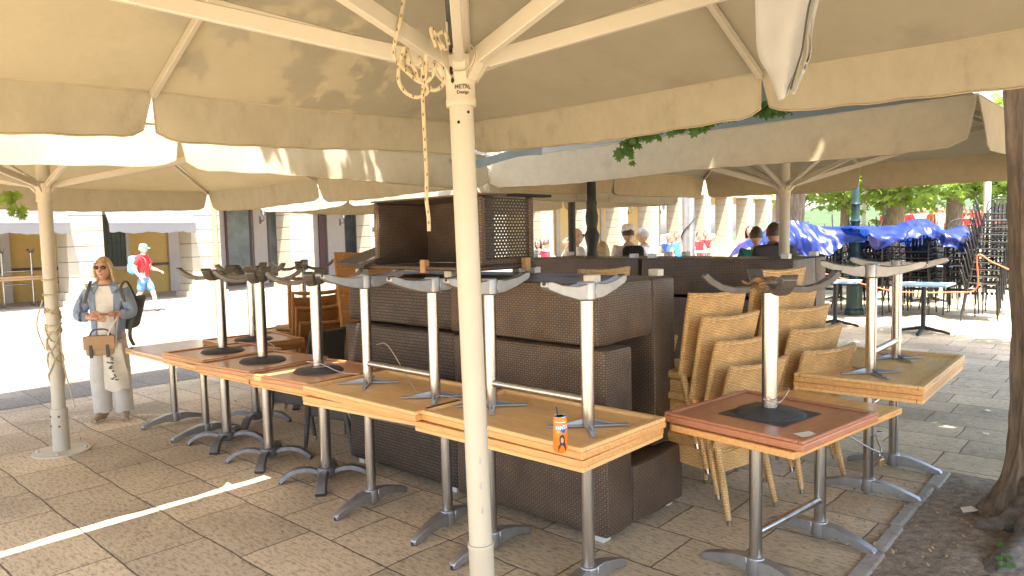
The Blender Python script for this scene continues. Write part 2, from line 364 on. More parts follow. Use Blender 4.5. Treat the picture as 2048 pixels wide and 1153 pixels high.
# raised arcade pavement with a stepped kerb
b = MB()
ws = [-30, 8, 45, 60]
for a, c in zip(ws, ws[1:]):
    za, zc = [.016 * min(max(0, w - 8), 37) for w in (a, c)]
    P = [uw(19.75, a, za - .05), uw(27, a, za - .05), uw(27, c, zc - .05), uw(19.75, c, zc - .05)]
    Q = [p + Z * .2 for p in P]
    b.add(P + Q, [(0, 1, 5, 4), (1, 2, 6, 5), (2, 3, 7, 6), (3, 0, 4, 7), (4, 5, 6, 7), (3, 2, 1, 0)])
kind(b.build('arcade_pavement', 'slab'), 'structure')
b = MB()
for a, c in zip(ws, ws[1:]):
    za, zc = [.016 * min(max(0, w - 8), 37) for w in (a, c)]
    P = [uw(19.45, a, za - .05), uw(19.745, a, za - .05), uw(19.745, c, zc - .05), uw(19.45, c, zc - .05)]
    Q = [p + Z * .12 for p in P]
    b.add(P + Q, [(0, 1, 5, 4), (1, 2, 6, 5), (2, 3, 7, 6), (3, 0, 4, 7), (4, 5, 6, 7), (3, 2, 1, 0)])
kind(b.build('street_kerb', 'kerb'), 'structure')
# tree pit
PIT = Vector((2.97, 4.76, 0)); pu, pw = PIT.dot(U), PIT.dot(W)
b = MB(); r2 = random.Random(3)
def soilf(i, j):
    p = uw(pu - 2.6 * i, pw - 2.6 * j); e = min(i, j, 1 - i, 1 - j)
    return p + Z * (.006 + min(1, e * 8) * (.02 + .03 * r2.random()) * 1)
b.grid(40, 40, soilf); kind(b.build('tree_pit_soil', 'soil', smooth=True), 'structure')
b = MB(); r2 = random.Random(8)
for i in range(7):   # low flush stone edging along the pit
    a = pw - .02 - i * .40
    b.obox(uw(pu + .03 + r2.uniform(-.012, .012), a - .2, .004), U * (.038 + r2.uniform(-.008, .006)), W * .188, Z * (.018 + r2.uniform(-.004, .004)))
kind(b.build('tree_pit_edging', 'kerb', bevel=.012, seg=2), 'structure')
# ================================================================ market umbrellas
CT = {}
def umbrella(name, label, c, half, eave, hub, peak, pole_r, valance=.23, seed=1, base=True, f=.7, front_logo=False, sleeve=False, twist=0, joined=(), tilt=(0, 0), vm='canvas_val'):
    rr = random.Random(seed); c = Vector(c); g0 = gz(c)
    root = thing(name, label, 'umbrella', (c.x, c.y, g0)); O = Vector((0, 0, 0))
    MB().cyl((0, 0, .0), (0, 0, peak + .02), pole_r, 24).build('pole', 'cream', root, smooth=True)
    if sleeve:
        MB().lathe([(pole_r + .002, .36), (pole_r + .012, .36), (pole_r + .012, .02), (pole_r + .03, .0)], n=24).build('pole_sleeve', 'cream', root, smooth=True)
        for a in (1.1, 2.3, 3.5):
            for z in (.22, .3): MB().ell(Vector((math.cos(a), -abs(math.sin(a)), 0)) * (pole_r + .012) + Z * z, .008, .008, .008, 8).build('bolt', 'plate', root)
    if base:
        b = MB(); b.lathe([(.21, 0), (.21, .012), (.08, .016)], n=28)
        for k in range(4):
            a = k * math.pi / 2 + .4; b.lathe([(.014, .012), (.014, .03), (.0, .032)], c=(.17 * math.cos(a), .17 * math.sin(a), 0), n=8)
        b.build('base_plate', 'cast', root, smooth=True)
    # slider hub
    h = MB(); r = pole_r
    h.lathe([(r + .003, hub - .095), (r + .0085, hub - .095), (r + .010, hub - .075), (r + .008, hub - .07), (r + .008, hub - .03), (r + .017, hub + .0),
             (r + .026, hub + .02), (r + .029, hub + .05), (r + .018, hub + .058), (r + .002, hub + .058)], n=24)
    pts = []
    dirs = [(rotz(twist) @ d, 1) for d in (U, U + W, W, W - U, -U, -U - W, -W, U - W)]
    hb = h.build('slider_hub', 'cast', root, smooth=True)
    for d, _ in dirs:
        e = d.normalized(); sd = e.cross(Z)
        MB().prism([e * (r + .015) + sd * .018 + Z * (hub - .02), e * (r + .055) + sd * .018 + Z * (hub + .03), e * (r + .055) + sd * .018 + Z * (hub + .06), e * (r + .02) + sd * .018 + Z * (hub + .06)], -sd * .036).build('strut_lug', 'cast', hb)
    def rim(d): return d * half + Z * (eave + half * (tilt[0] * d.dot(W) + tilt[1] * d.dot(U)))
    PK = Vector((0, 0, peak))
    for k, (d, _) in enumerate(dirs):
        e = rim(d); s = PK.lerp(e, f) - Z * .03
        b = MB(); b.bar(PK - Z * .05, e - Z * .012, .028, .04); rb = b.build('rib', 'cream', root, bevel=.003)
        dn = d.normalized()
        MB().bar(dn * (r + .045) + Z * (hub + .045), s, .028, .05).build('strut', 'cream', root, bevel=.003)
        jm = 'rust' if (front_logo and k == 2) else 'cream'
        b = MB(); dd = (e - PK).normalized(); b.bar(s - dd * .06 + Z * .012, s + dd * .06 + Z * .012, .044, .055); b.build('joint', jm, rb, bevel=.005)
    # canopy: eight facets with a little sag between ribs and rippled cloth
    cp = MB(); N = 12
    for k in range(8):
        A, B = rim(dirs[k][0]), rim(dirs[(k + 1) % 8][0])
        nrm = (A - PK).cross(B - PK).normalized(); nrm = nrm if nrm.z > 0 else -nrm
        vs, fs, idx = [], [], {}
        for i in range(N + 1):
            for j in range(i + 1):
                t = i / N; q = j / i if i else 0
                p = PK.lerp(A, t).lerp(PK.lerp(B, t), q)
                sag = -.018 * 4 * q * (1 - q) * t * t + .004 * math.sin(9 * t + k * 3 + 7 * q) * q * (1 - q) * 4
                p = p + nrm * (sag * .6 + .012)
                idx[i, j] = len(vs); vs.append(p)
        for i in range(N):
            for j in range(i + 1):
                fs.append((idx[i, j], idx[i + 1, j], idx[i + 1, j + 1]))
                if j < i: fs.append((idx[i, j], idx[i + 1, j + 1], idx[i, j + 1]))
        cp.add(vs, fs)
    cn = cp.build('canopy', 'canvas', root, smooth=True)
    va = MB(); hm = MB()
    for k in range(8):
        if k - 1 in joined: continue
        A, B = rim(dirs[k][0]), rim(dirs[(k + (2 if k in joined else 1)) % 8][0]); AB = B - A; L = AB.length; t = AB / L; n = t.cross(Z)
        if n.dot(A) < 0: n = -n
        nu = 40; ph = rr.random() * 6
        def fn(i, j, A=A, t=t, n=n, L=L, ph=ph):
            x = i * L; cut = .032 * j ** 1.2
            x = cut + i * (L - 2 * cut)
            edge = min(x, L - x)
            sag = .03 * math.sin(math.pi * i)
            hemrise = .06 * max(0, 1 - edge / .16) ** 2 - .012 * math.sin(x * 2.3 + ph)
            z = -j * (valance - hemrise) - (.018 * .6) * 4 * i * (1 - i)
            fl = (.035 * math.exp(-edge / .22) + .012 * math.sin(x * 7 + ph) * j + .006 * math.sin(x * 19 + ph * 2) * j) * j + .02 * j
            return A + t * x + n * (fl + .004) + Z * (z + .012 + .003 * math.sin(x * 23 + ph) * j)
        va.grid(nu, 5, fn)
        hm.tube([fn(i / nu, 1) for i in range(nu + 1)], .0055, 5); hm.tube([fn(i / nu, 0) for i in range(nu + 1)], .006, 5)
        hm.tube([fn(0, j / 5) for j in range(6)], .005, 5); hm.tube([fn(1, j / 5) for j in range(6)], .005, 5)
    v = va.build('valance', vm, root, smooth=True); hm.build('hem', 'canvas_hem', v, smooth=True)
    MB().lathe([(.0, peak + .16), (.12, peak + .13), (.22, peak + .05), (.21, peak + .045), (.0, peak + .1)], n=16).build('cap', 'canvas', root, smooth=True)
    return root
U2C = atz(124, 903, 0)
UM_C = Vector((-.165, 2.22, 0))
um = umbrella('market_umbrella', 'big cream market umbrella nearest the viewer with rope coil on its struts', UM_C, 2.27, 2.46, 2.175, 3.56, .037, .235, 1, base=True, front_logo=True, tilt=(.017, .0137))
um.location.x += .0595; um.rotation_euler = (0, -math.atan(.0184), 0)
MB().lathe([(.0375, .015), (.0405, .015), (.0405, .685), (.0425, .688), (.0425, .70), (.0375, .702)], n=24).build('pole_sleeve', 'cream', um, smooth=True)
um['group'] = 'cream market umbrellas over the terrace'
o = umbrella('market_umbrella', 'cream market umbrella with cord wound round its pole beside the woman', U2C, 2.50, 2.335, 2.13, 3.3, .05, .25, 2, sleeve=True)
o['group'] = 'cream market umbrellas over the terrace'
U3C = Vector((2.92, 7.60, 0))
o = umbrella('market_umbrella', 'cream market umbrella standing behind the dark wicker sofas near the tree', U3C, 2.2, 2.49, 2.12, 3.45, .055, .31, 3, twist=R(-3), joined=(5,), vm='canvas_tan')
o['group'] = 'cream market umbrellas over the terrace'
o = umbrella('market_umbrella', 'rear cream market umbrella above the sun tinted chairs towards the arcade', (-.55, 10.35, 0), 2.1, 2.36, 2.1, 3.3, .05, .27, 4)
o['group'] = 'cream market umbrellas over the terrace'
# maker's sticker on the nearest hub
def wrap_print(name, txt, size, r, z, az, mat, parent, bold=0):
    vs, fs = text_mesh(txt, size, bold); b = MB()
    b.add([Vector((math.sin(az + v.x / r) * r, -math.cos(az + v.x / r) * r, z + v.y)) for v in vs], fs)
    return b.build(name, mat, parent)
st = MB()
rs = .037 + .0092
st.grid(8, 1, lambda i, j: Vector((math.sin(.22 + (i - .5) * .62) * rs, -math.cos(.22 + (i - .5) * .62) * rs, 2.107 + j * .036)))
st = st.build('maker_sticker', 'cast', um)
wrap_print('lettering', 'METAL', .017, rs + .0008, 2.133, .22, 'grey_print', st, .0006)
wrap_print('lettering', 'Design', .014, rs + .0008, 2.117, .22, 'dark_print', st, .0004)
b = MB(); b.grid(6, 1, lambda i, j: Vector((math.sin(.36 + (i - .5) * .26) * (rs + .0006), -math.cos(.36 + (i - .5) * .26) * (rs + .0006), 2.136 + j * .006))); b.build('red_bar', 'red_print', st)
# turnbuckle and dark slots on the hub
b = MB(); b.cyl((-.02, -.03, 2.24), (-.02, -.035, 2.33), .008, 8); b.cyl((-.02, -.035, 2.33), (-.021, -.037, 2.44), .013, 8); b.cyl((-.021, -.037, 2.44), (-.022, -.037, 2.6), .006, 8)
b.build('turnbuckle', 'plate', um, smooth=True)
b = MB(); b.ell((-.022, -.055, 2.18), .006, .004, .014, 8); b.ell((-.02, -.049, 2.152), .005, .004, .009, 8)
b.ell((.022, -.0295, 2.06), .005, .004, .005, 8); b.ell((-.008, -.036, 2.03), .005, .004, .005, 8); b.build('pin_hole', 'gap', um)
# paint chips on the nearest pole
for z, a in ((.98, .3), (.9, .25), (.82, .3), (.70, .35)): MB().ell((math.sin(a) * .0365, -math.cos(a) * .0365, z), .004, .003, .012, 8).build('paint_chip', 'steel_blue', um)
# rope hung on the nearest umbrella's struts
def smooth_path(P, n=6):
    P = [Vector(p) for p in P]; out = []
    for i in range(len(P) - 1):
        a, b_, c, d = P[max(i - 1, 0)], P[i], P[i + 1], P[min(i + 2, len(P) - 1)]
        for k in range(n):
            t = k / n; out.append(.5 * ((2 * b_) + (c - a) * t + (2 * a - 5 * b_ + 4 * c - d) * t * t + (3 * b_ - a - 3 * c + d) * t ** 3))
    return out + [P[-1]]
def pxpath(pts, d): return [atd(x, y, d + (q[0] if q else 0)) for x, y, *q in pts]
D = 2.02
loops = [
    [(812, -30), (806, 10), (798, 55), (790, 85), (788, 110), (798, 128), (815, 145), (835, 162), (852, 165), (866, 150), (872, 128), (868, 125, .03)],
    [(808, 95), (802, 115), (797, 145), (800, 170), (815, 188), (835, 195), (852, 188), (860, 172)],
    [(872, 128), (884, 135), (889, 155), (884, 172), (870, 181), (856, 176), (850, 165)],
    [(812, 95, .02), (820, 120), (830, 140), (838, 160), (846, 150), (842, 125), (838, 115, .02)],
    [(818, 98, .03), (808, 125, .03), (826, 150, .03), (845, 158, .02)],
    [(852, 110), (851, 150), (846, 180), (847, 230), (850, 290), (853, 350), (853, 400), (857, 435), (858, 463)],
    [(872, 95), (862, 62), (866, 60), (880, 85), (893, 100)], [(884, 100), (876, 72), (890, 66), (897, 90)],
]
b = MB(); fl = b
for lp in loops:
    P = smooth_path(pxpath(lp, D)); b.tube(P, .0056, 7)
    acc = 0
    for i in range(len(P) - 1):
        acc += (P[i + 1] - P[i]).length
        if acc > .028:
            acc = 0; t = (P[i + 1] - P[i]).normalized(); fl.ell(P[i] + Vector((rnd.uniform(-.003, .003), -.0047, 0)), .0022, .0022, .0055, 6, 1)
ro = b.build('rope', ['rope', 'fleck'], smooth=True); tag(ro, 'speckled cream rope looped over the struts with one long hanging end', 'rope')
# wire loop on the hub
b = MB(); b.tube(smooth_path(pxpath([(941, 88), (948, 103), (945, 122), (935, 138), (918, 143), (905, 141)], 2.14)), .0022, 5); b.tube(smooth_path(pxpath([(940, 90), (937, 98), (942, 102)], 2.14)), .0025, 5)
tag(b.build('wire', 'wire', smooth=True), 'thin bent wire hooked around the nearest umbrella hub', 'wire')
# white zipped flap hanging in front of the canopy
fd = 1.75
Lp = [(1600, -560), (1560, -260), (1522, -60), (1521, 60), (1526, 110), (1540, 145), (1548, 180), (1553, 205)]
Rp = [(1612, -560), (1640, -260), (1640, -60), (1622, 20), (1612, 70), (1610, 110), (1598, 145), (1578, 190)]
zl = [(1610, -560), (1628, -260), (1625, -60), (1606, 20), (1598, 70), (1592, 110), (1583, 140), (1570, 185)]
Lc, Rc, Zc = [smooth_path(pxpath(p, fd), 5) for p in (Lp, Rp, zl)]
n = min(len(Lc), len(Rc), len(Zc)) - 1; b = MB()
b.grid(10, n, lambda i, j: Lc[round(j * (len(Lc) - 1))].lerp(Rc[round(j * (len(Rc) - 1))], i) + Vector((0, .03 * math.sin(i * 5 + j * 4) * (1 - i * .3), 0)))
fl_ = b.build('hanging_flap', 'cloth_white', smooth=True)
tag(fl_, 'white fabric flap with a dark zip hanging from the big umbrella', 'fabric flap')
so = fl_.modifiers.new('Solid', 'SOLIDIFY'); so.thickness = .004
b = MB(); b.tube([p + Vector((0, -.035, 0)) for p in Zc], .004, 6, flat=.5); b.build('zip', 'zip', fl_, smooth=True)
b = MB()
for i in range(1, len(Rc) - 1):
    for q in (0, .33, .66):
        p = Rc[i].lerp(Rc[i + 1], q); b.ell(p + Vector((.004, -.012, 0)), .0065, .006, .005, 6)
b.build('zip_teeth', 'cloth_white', fl_)

b = MB(); P = smooth_path([atd(770, 305, 5.9), atd(860, 313, 5.7), atd(910, 319, 5.55), atd(962, 314, 5.5), atd(1030, 303, 5.4), atd(1085, 296, 5.3)], 5)
b.grid(len(P) - 1, 2, lambda i, j: P[round(i * (len(P) - 1))] + Vector((0, .12 * j, -.05 * j + .02 * math.sin(i * 9))))
MT['pale_blue'] = M('pale_blue_cloth', (.30, .42, .58), .8); tag(b.build('rain_gutter', 'pale_blue', smooth=True), 'strip of pale blue cloth bridging the gap where the umbrella corners meet', 'cloth strip')
# ================================================================ tables
TH = .74
def twin_table(topm, underm, L=1.08, D=.66, rim=True, sz=.575):
    root = thing('pedestal_table', 'table', 'table')
    b = MB(); b.box((0, 0, TH - .016), (L, D, .032)); t = b.build('tabletop', topm, root, bevel=.006, seg=2)
    u = MB(); u.box((0, 0, TH - .0335), (L - .05, D - .05, .003)); u.build('underside_panel', underm, t)
    if rim:
        q = MB()
        for s in (-1, 1):
            q.box((0, s * (D / 2 - .018), TH - .042), (L - .006, .032, .020)); q.box((s * (L / 2 - .018), 0, TH - .0422), (.032, D - .072, .0195))
        q.build('edge_lip', underm, t, bevel=.003)
    for s in (-1, 1):
        x = s * .32
        MB().cyl((x, 0, .08), (x, 0, TH - .04), .031, 20).build('column', 'alu', root, smooth=True)
        f = MB(); f.lathe([(.040, .02), (.043, .03), (.043, .102), (.034, .108)], c=(x, 0, 0), n=20)
        prof = [(.03, .10), (.09, .098), (.19, .072), (.285, .040), (.30, .026), (.298, .004), (.268, .004), (.2, .024), (.1, .036), (.03, .028)]
        for sy in (-1, 1):
            k = len(prof); vs = []
            for y, z in prof:
                w = .034 - .05 * max(0, y - .05)
                vs += [(x - w, sy * y, z), (x + w, sy * y, z)]
            fs = [(2 * i, 2 * i + 1, 2 * ((i + 1) % k) + 1, 2 * ((i + 1) % k)) for i in range(k)]
            fs += [tuple(2 * i for i in range(k)), tuple(2 * i + 1 for i in range(k))]
            f.add(vs, fs)
        ft = f.build('foot', 'alu_dull', root, smooth=True, bevel=.003)
        for sy in (-1, 1): MB().lathe([(.019, 0), (.019, .018), (.012, .022)], c=(x, sy * .284, 0), n=10).build('foot_pad', 'rubber', ft)
        br = MB()
        for a in (45, 135, 225, 315):
            d = Vector((math.cos(R(a)), math.sin(R(a)), 0)); c = Vector((x, 0, TH - .041)); sd = d.cross(Z)
            br.prism([c + d * .02 + sd * .016, c + d * .19 + sd * .011, c + d * .19 - sd * .011, c + d * .02 - sd * .016], (0, 0, -.008))
            br.prism([c + d * .03 + sd * .004 - Z * .008, c + d * .13 + sd * .004 - Z * .008, c + d * .13 - sd * .004 - Z * .008, c + d * .03 - sd * .004 - Z * .03 + sd * 0], (0, 0, -.002))
        br.build('bracket', 'steel_blue', root)
    MB().cyl((-.3, 0, sz), (.3, 0, sz), .021, 14).build('stretcher', 'alu', root, smooth=True)
    return root
def cross_table(topm, underm, S=.69, square=False):
    root = thing('cross_foot_table', 'table', 'table')
    t = MB().box((0, 0, TH - .017), (S, S, .034)).build('tabletop', topm, root, bevel=.007, seg=2)
    MB().box((0, 0, TH - .0355), (S - .07, S - .07, .003)).build('underside_panel', underm, t)
    q = MB()
    for s in (-1, 1):
        q.box((0, s * (S / 2 - .014), TH - .041), (S - .006, .024, .014)); q.box((s * (S / 2 - .014), 0, TH - .0412), (.024, S - .058, .0135))
    q.build('edge_lip', topm, t, bevel=.003)
    p = MB(); p.lathe([(.17, TH - .0372), (.17, TH - .042), (.155, TH - .055), (.06, TH - .066), (.042, TH - .075)], n=28)
    pl = p.build('mounting_plate', 'plate', root, smooth=True)
    if square: MB().box((0, 0, TH - .0395), (.35, .35, .004)).build('backing_sheet', 'plate', pl)
    MB().cyl((0, 0, .09), (0, 0, TH - .06), .038, 22).build('column', 'alu', root, smooth=True)
    h = MB(); h.lathe([(.05, .03), (.066, .045), (.066, .085), (.058, .098), (.041, .104)], n=22); h.build('hub', 'foot_dark', root, smooth=True)
    path = [(.055, .068), (.11, .087), (.17, .090), (.23, .076), (.28, .046), (.315, .012)]
    for a in (45, 135, 225, 315):
        d = Vector((math.cos(R(a)), math.sin(R(a)), 0)); sd = d.cross(Z); vs = []
        for i, (r, z) in enumerate(path):
            w = .030 + .012 * (i / 5); th = .015
            nrm = Vector((0, 0, 1)) if i < 2 else (Z * .8 + d * .12 * i)
            nrm.normalize()
            for sg, hh in ((-1, -1), (1, -1), (1, 1), (-1, 1)):
                vs.append(d * r + Z * z + sd * w * sg * (1 if hh < 0 else .72) + nrm * th * hh)
        k = len(path); fs = []
        for i in range(k - 1):
            fs += [(4 * i + j, 4 * i + (j + 1) % 4, 4 * i + 4 + (j + 1) % 4, 4 * i + 4 + j) for j in range(4)]
        fs += [(0, 1, 2, 3), tuple(4 * (k - 1) + j for j in range(4))]
        ar = MB().add(vs, fs).build('foot', 'foot_dark', root, smooth=True, bevel=.003)
        MB().obox(d * .312 + Z * .004, d * .012, sd * .03, Z * .004).build('foot_pad', 'rubber', ar)
    return root
def up(x): return (0, 0, x)
def flip(x): return (math.pi, 0, x)
UP = 2 * TH + .004
PT = [twin_table('oak_edge', 'oak'), twin_table('pale_top', 'oak_edge', L=1.05), twin_table('oak_edge', 'oak', L=1.28, D=.72), twin_table('oak_edge', 'oak', L=1.12, D=.64, rim=False, sz=.22)]
PC = [cross_table('brown_top', 'brown_top'), cross_table('oak_edge', 'brown_top'), cross_table('red_top', 'red_top', S=.73, square=True)]
g1, g2 = 'twin pedestal tables standing in stacks', 'cross foot tables standing in stacks'
def at2(u, w, z): return uw(u, w, z)
def put(p, x, y, z, rot, lab, g): return place(p, (x, y, z), rot, lab, g)
u0 = UA
S1 = Vector((.10, 3.50)); S2 = Vector((-.68, 4.18))
put(PT[0], S1.x, S1.y, 0, up(u0 + R(0)), 'light oak twin pedestal table under the upturned one holding the orange can', g1)
put(PT[0], S1.x + .012, S1.y, UP, flip(u0 - R(1.5)), 'upturned oak twin pedestal table with the orange can on its underside', g1)
put(PT[0], S2.x + .02, S2.y + .03, 0, up(u0 + R(6)), 'oak twin pedestal table turned askew under the upturned table with a looping wire', g1)
put(PT[0], S2.x, S2.y, UP, flip(u0 - R(1)), 'upturned oak twin pedestal table with a looping wire beside the big pole', g1)
a7 = R(90 - 50)
put(PT[3], 1.40, 3.55, 0, up(a7), 'glossy oak twin pedestal table under the upturned reddish square table', g1)
put(PT[2], 2.44, 4.64, 0, up(R(49)), 'long oak twin pedestal table at the bottom of the stack beside the tree pit', g1)
put(PT[2], 2.43, 4.61, UP, flip(R(49)), 'upturned long oak twin pedestal table with raised edge lips by the tree pit', g1)
put(PT[1], -2.95, 6.35, 0, up(u0), 'pale topped twin pedestal table standing right behind the woman', g1)
PT[1]['label'] = 'pale topped twin pedestal table with nothing stacked on it beside the woman'
put(PC[1], -1.33, 4.88, 0, up(u0 + R(4)), 'square cross foot table under the upturned brown one with a sunlit stripe', g2)
put(PC[0], -1.35, 4.86, UP, flip(u0 + R(5)), 'upturned brown square table crossed by a sunlit stripe next to the oak tables', g2)
put(PC[1], -1.90, 5.37, 0, up(u0 + R(3)), 'square cross foot table supporting the second upturned brown table from the oak stacks', g2)
put(PC[0], -1.90, 5.33, UP, flip(u0 + R(6)), 'second upturned brown square table counting from the upturned oak tables', g2)
put(PC[1], -2.42, 5.86, 0, up(u0), 'square cross foot table beneath the upturned table nearest the woman', g2)
put(PC[0], -2.41, 5.84, UP, flip(u0 + R(2)), 'upturned brown square table in the stack nearest the woman', g2)
put(PC[0], -2.42, 6.55, 0, up(u0 - R(4)), 'square cross foot table at the bottom of the dim stack behind the front row', g2)
put(PC[0], -2.40, 6.52, UP, flip(u0 - R(6)), 'upturned brown table with dry leaves in its feet behind the front row', g2)
put(PC[0], -2.20, 7.30, 0, up(u0), 'square cross foot table farthest back under an upturned one near the sun tinted chairs', g2)
put(PC[0], -2.15, 7.28, UP, flip(u0 + R(8)), 'farthest back upturned brown table with one foot arm raised towards the arcade', g2)
put(PC[2], 1.255, 3.44, UP, flip(R(90 - 50)), 'upturned reddish square table with a black sheet round its column by the honey chairs', g2)
# ---------------------------------------------------------------- small things on the tables
def scatter_leaves(name, label, c, r, n, zj, mat='dry', cat='leaves', sz=.03, seed=5, group=None):
    q = random.Random(seed); b = MB()
    for _ in range(n):
        a, rr_ = q.random() * 6.28, r * math.sqrt(q.random())
        p = Vector(c) + Vector((rr_ * math.cos(a), rr_ * math.sin(a), q.random() * zj))
        e = Euler((q.uniform(-.7, .7), q.uniform(-.7, .7), q.random() * 6.28)).to_matrix(); s = sz * q.uniform(.6, 1.3)
        b.add([p + e @ Vector(v) * s for v in ((-1, 0, 0), (-.3, .5, .15), (.5, .45, .1), (1, 0, .25), (.5, -.45, .1), (-.3, -.5, .15))], [(0, 1, 2, 3), (0, 3, 4, 5)])
    o = b.build(name, mat); return kind(tag(o, label, cat, group), 'stuff')
scatter_leaves('dry_leaves', 'heap of dry brown leaves caught in the upturned feet of the reddish table', (1.255, 3.44, UP - .09), .12, 70, .05)
scatter_leaves('dry_leaves', 'dry leaves caught in the upturned feet behind the front row', (-2.40, 6.52, UP - .085), .15, 60, .05, seed=8)
scatter_leaves('dry_leaves', 'dry leaves in the upturned feet nearest the woman', (-2.41, 5.84, UP - .09), .08, 25, .04, seed=9)
pp = Vector((1.28, 3.07, TH + .0405))
pb = MB(); pb.add([pp + uw(0, 0) + rotz(R(20)) @ Vector(v) for v in ((-.045, -.03, 0), (.045, -.033, 0), (.047, .03, 0), (-.043, .034, 0))] , [(0, 1, 2, 3)])
pb.add([pp + rotz(R(20)) @ Vector(v) for v in ((-.045, -.03, .002), (.045, -.033, .002), (.047, .03, .004), (-.043, .034, .002))], [(0, 1, 2, 3)])
tag(pb.build('paper_scrap', 'paper'), 'torn scrap of pale paper lying on the upturned reddish table', 'paper')
# can
CP = atz(1121, 901, TH + .051); CP.z = TH + .046
can = thing('drink_can', 'orange soft drink can with a black straw on the upturned oak table', 'drink can', CP)
CR, CHt = .0295, .148
MB().lathe([(.022, 0), (.026, .004), (CR, .012), (CR, CHt - .014), (.026, CHt - .005), (.0255, CHt)], n=32).build('can_body', 'orange_can', can, smooth=True)
MB().lathe([(.0255, CHt), (.0268, CHt + .001), (.026, CHt + .003), (.024, CHt - .001), (.0, CHt - .002)], n=28).build('can_lid', 'alu', can, smooth=True)
MB().tube([(-.008, 0, CHt - .004), (-.012, -.002, CHt + .02), (-.016, -.002, CHt + .042)], .0028, 8).build('straw', 'rubber', can)
caz = math.atan2(CP.x, CP.y)
def patch(name, poly, mat, r, parent, az0=0):
    b = MB(); n = len(poly)
    b.add([Vector((math.sin(caz * 0 + az0 + x / CR) * r, -math.cos(az0 + x / CR) * r, z)) for x, z in poly], [tuple(range(n))]); return b.build(name, mat, parent)
def blob(name, pts, mat, r):
    # fan with a subdivided centre so that it hugs the can
    cx = sum(p[0] for p in pts) / len(pts); cz = sum(p[1] for p in pts) / len(pts); b = MB(); m = len(pts)
    f = lambda x, z: Vector((math.sin(x / CR) * r, -math.cos(x / CR) * r, z))
    vs = []
    for k in range(5):
        t = k / 4; vs += [f(cx + (x - cx) * t, cz + (z - cz) * t) for x, z in pts]
    b.add(vs, [(k * m + i, k * m + (i + 1) % m, (k + 1) * m + (i + 1) % m, (k + 1) * m + i) for k in range(4) for i in range(m)])
    return b.build(name, mat, can)
q = CR + .0004
blob('blue_splash', [(-.004, .098), (.004, .088), (.012, .082), (.020, .088), (.026, .1), (.027, .112), (.0, .112)], 'blue_print', q)
blob('green_leaf', [(-.016, .087), (-.008, .083), (-.003, .09), (-.006, .097), (-.015, .098)], 'green_print', q)
def curved_text(txt, size, x0, z0, mat, rr_, bold=.001, slant=.12):
    vs, fs = text_mesh(txt, size, bold); b = MB()
    b.add([Vector((math.sin((x0 + v.x) / CR) * rr_, -math.cos((x0 + v.x) / CR) * rr_, z0 + v.y * 1.35 + v.x * slant)) for v in vs], fs); return b.build('lettering', mat, can)
curved_text('FANTA', .0165, .006, .106, 'blue_print', q + .0003, .0018)
curved_text('FANTA', .0165, .006, .107, 'white_print', q + .0007, .0006)
b = MB(); b.grid(12, 1, lambda i, j: Vector((math.sin((i - .5) * 1.7) * q, -math.cos((i - .5) * 1.7) * q, .1285 + j * .0025))); b.build('print_line', 'white_print', can)
blob('brown_figure', [(-.012, .008), (-.011, .03), (-.004, .04), (-.006, .055), (-.004, .072), (.005, .08), (.014, .076), (.018, .06), (.02, .04), (.025, .025), (.024, .008)], 'dark_print', q)
blob('pale_patch', [(.0, .048), (.001, .062), (.006, .068), (.011, .062), (.012, .05), (.007, .042)], 'pink_print', q + .0004)
# wires that chain the tables
def wire(label, pts, r=.003, mat='wire', name='wire', cat='wire'):
    o = MB().tube(smooth_path(pts, 8), r, 6).build(name, mat, smooth=True); return tag(o, label, cat)
wire('thin steel wire looping from an upturned column over the oak tables',
     [(-.86, 4.43, 1.02), (-.80, 4.40, 1.03), (-.74, 4.33, .98), (-.64, 4.2, .86), (-.55, 4.02, .80), (-.45, 3.93, .80), (-.40, 3.88, .81), (-.30, 3.82, .80), (-.18, 3.74, .795)])
wire('coiled steel wire lying at the foot of an upturned column on the striped brown table',
     [(-1.37, 4.78, .82), (-1.27, 4.80, .825), (-1.27, 4.90, .83), (-1.40, 4.92, .83), (-1.41, 4.80, .86), (-1.30, 4.78, .84), (-1.16, 4.70, .80), (-1.02, 4.66, .79)])
wire('wire wound round the column of the reddish upturned table', [(1.20, 3.38, .87), (1.27, 3.37, .855), (1.32, 3.42, .87), (1.36, 3.47, .90), (1.33, 3.53, .88)])
wire('wire running between the two brown tables nearest the woman', [(-2.38, 6.45, 1.0), (-2.34, 6.40, .9), (-2.2, 6.2, .83), (-2.0, 5.9, .80), (-1.95, 5.5, .83), (-1.88, 5.29, .86)])
# chain and padlock
P0, P1 = Vector((1.70, 3.98, .66)), Vector((2.20, 4.21, .33)); P2 = Vector((2.285, 4.42, .38))
o = wire('steel cable stretched from the glossy oak table to the padlock', [P0, P0.lerp(P1, .5) - Z * .02, P1, P1.lerp(P2, .5) + Z * .02, P2, P2 + Vector((.045, .0, .01)), P2 + Vector((.04, .06, .0))], .005, 'alu_dull', 'steel_cable', 'cable')
pk = thing('padlock', 'small brass padlock hanging on a steel cable below the tables', 'padlock', (2.215, 4.215, .30))
MB().box((0, 0, -.035), (.05, .02, .045), R(35)).build('lock_body', 'brass', pk, bevel=.004)
MB().tube(smooth_path([rotz(R(35)) @ Vector(v) for v in ((-.016, 0, -.012), (-.016, 0, .015), (0, 0, .03), (.016, 0, .015), (.016, 0, -.012))]), .004, 8).build('shackle', 'alu', pk, smooth=True)
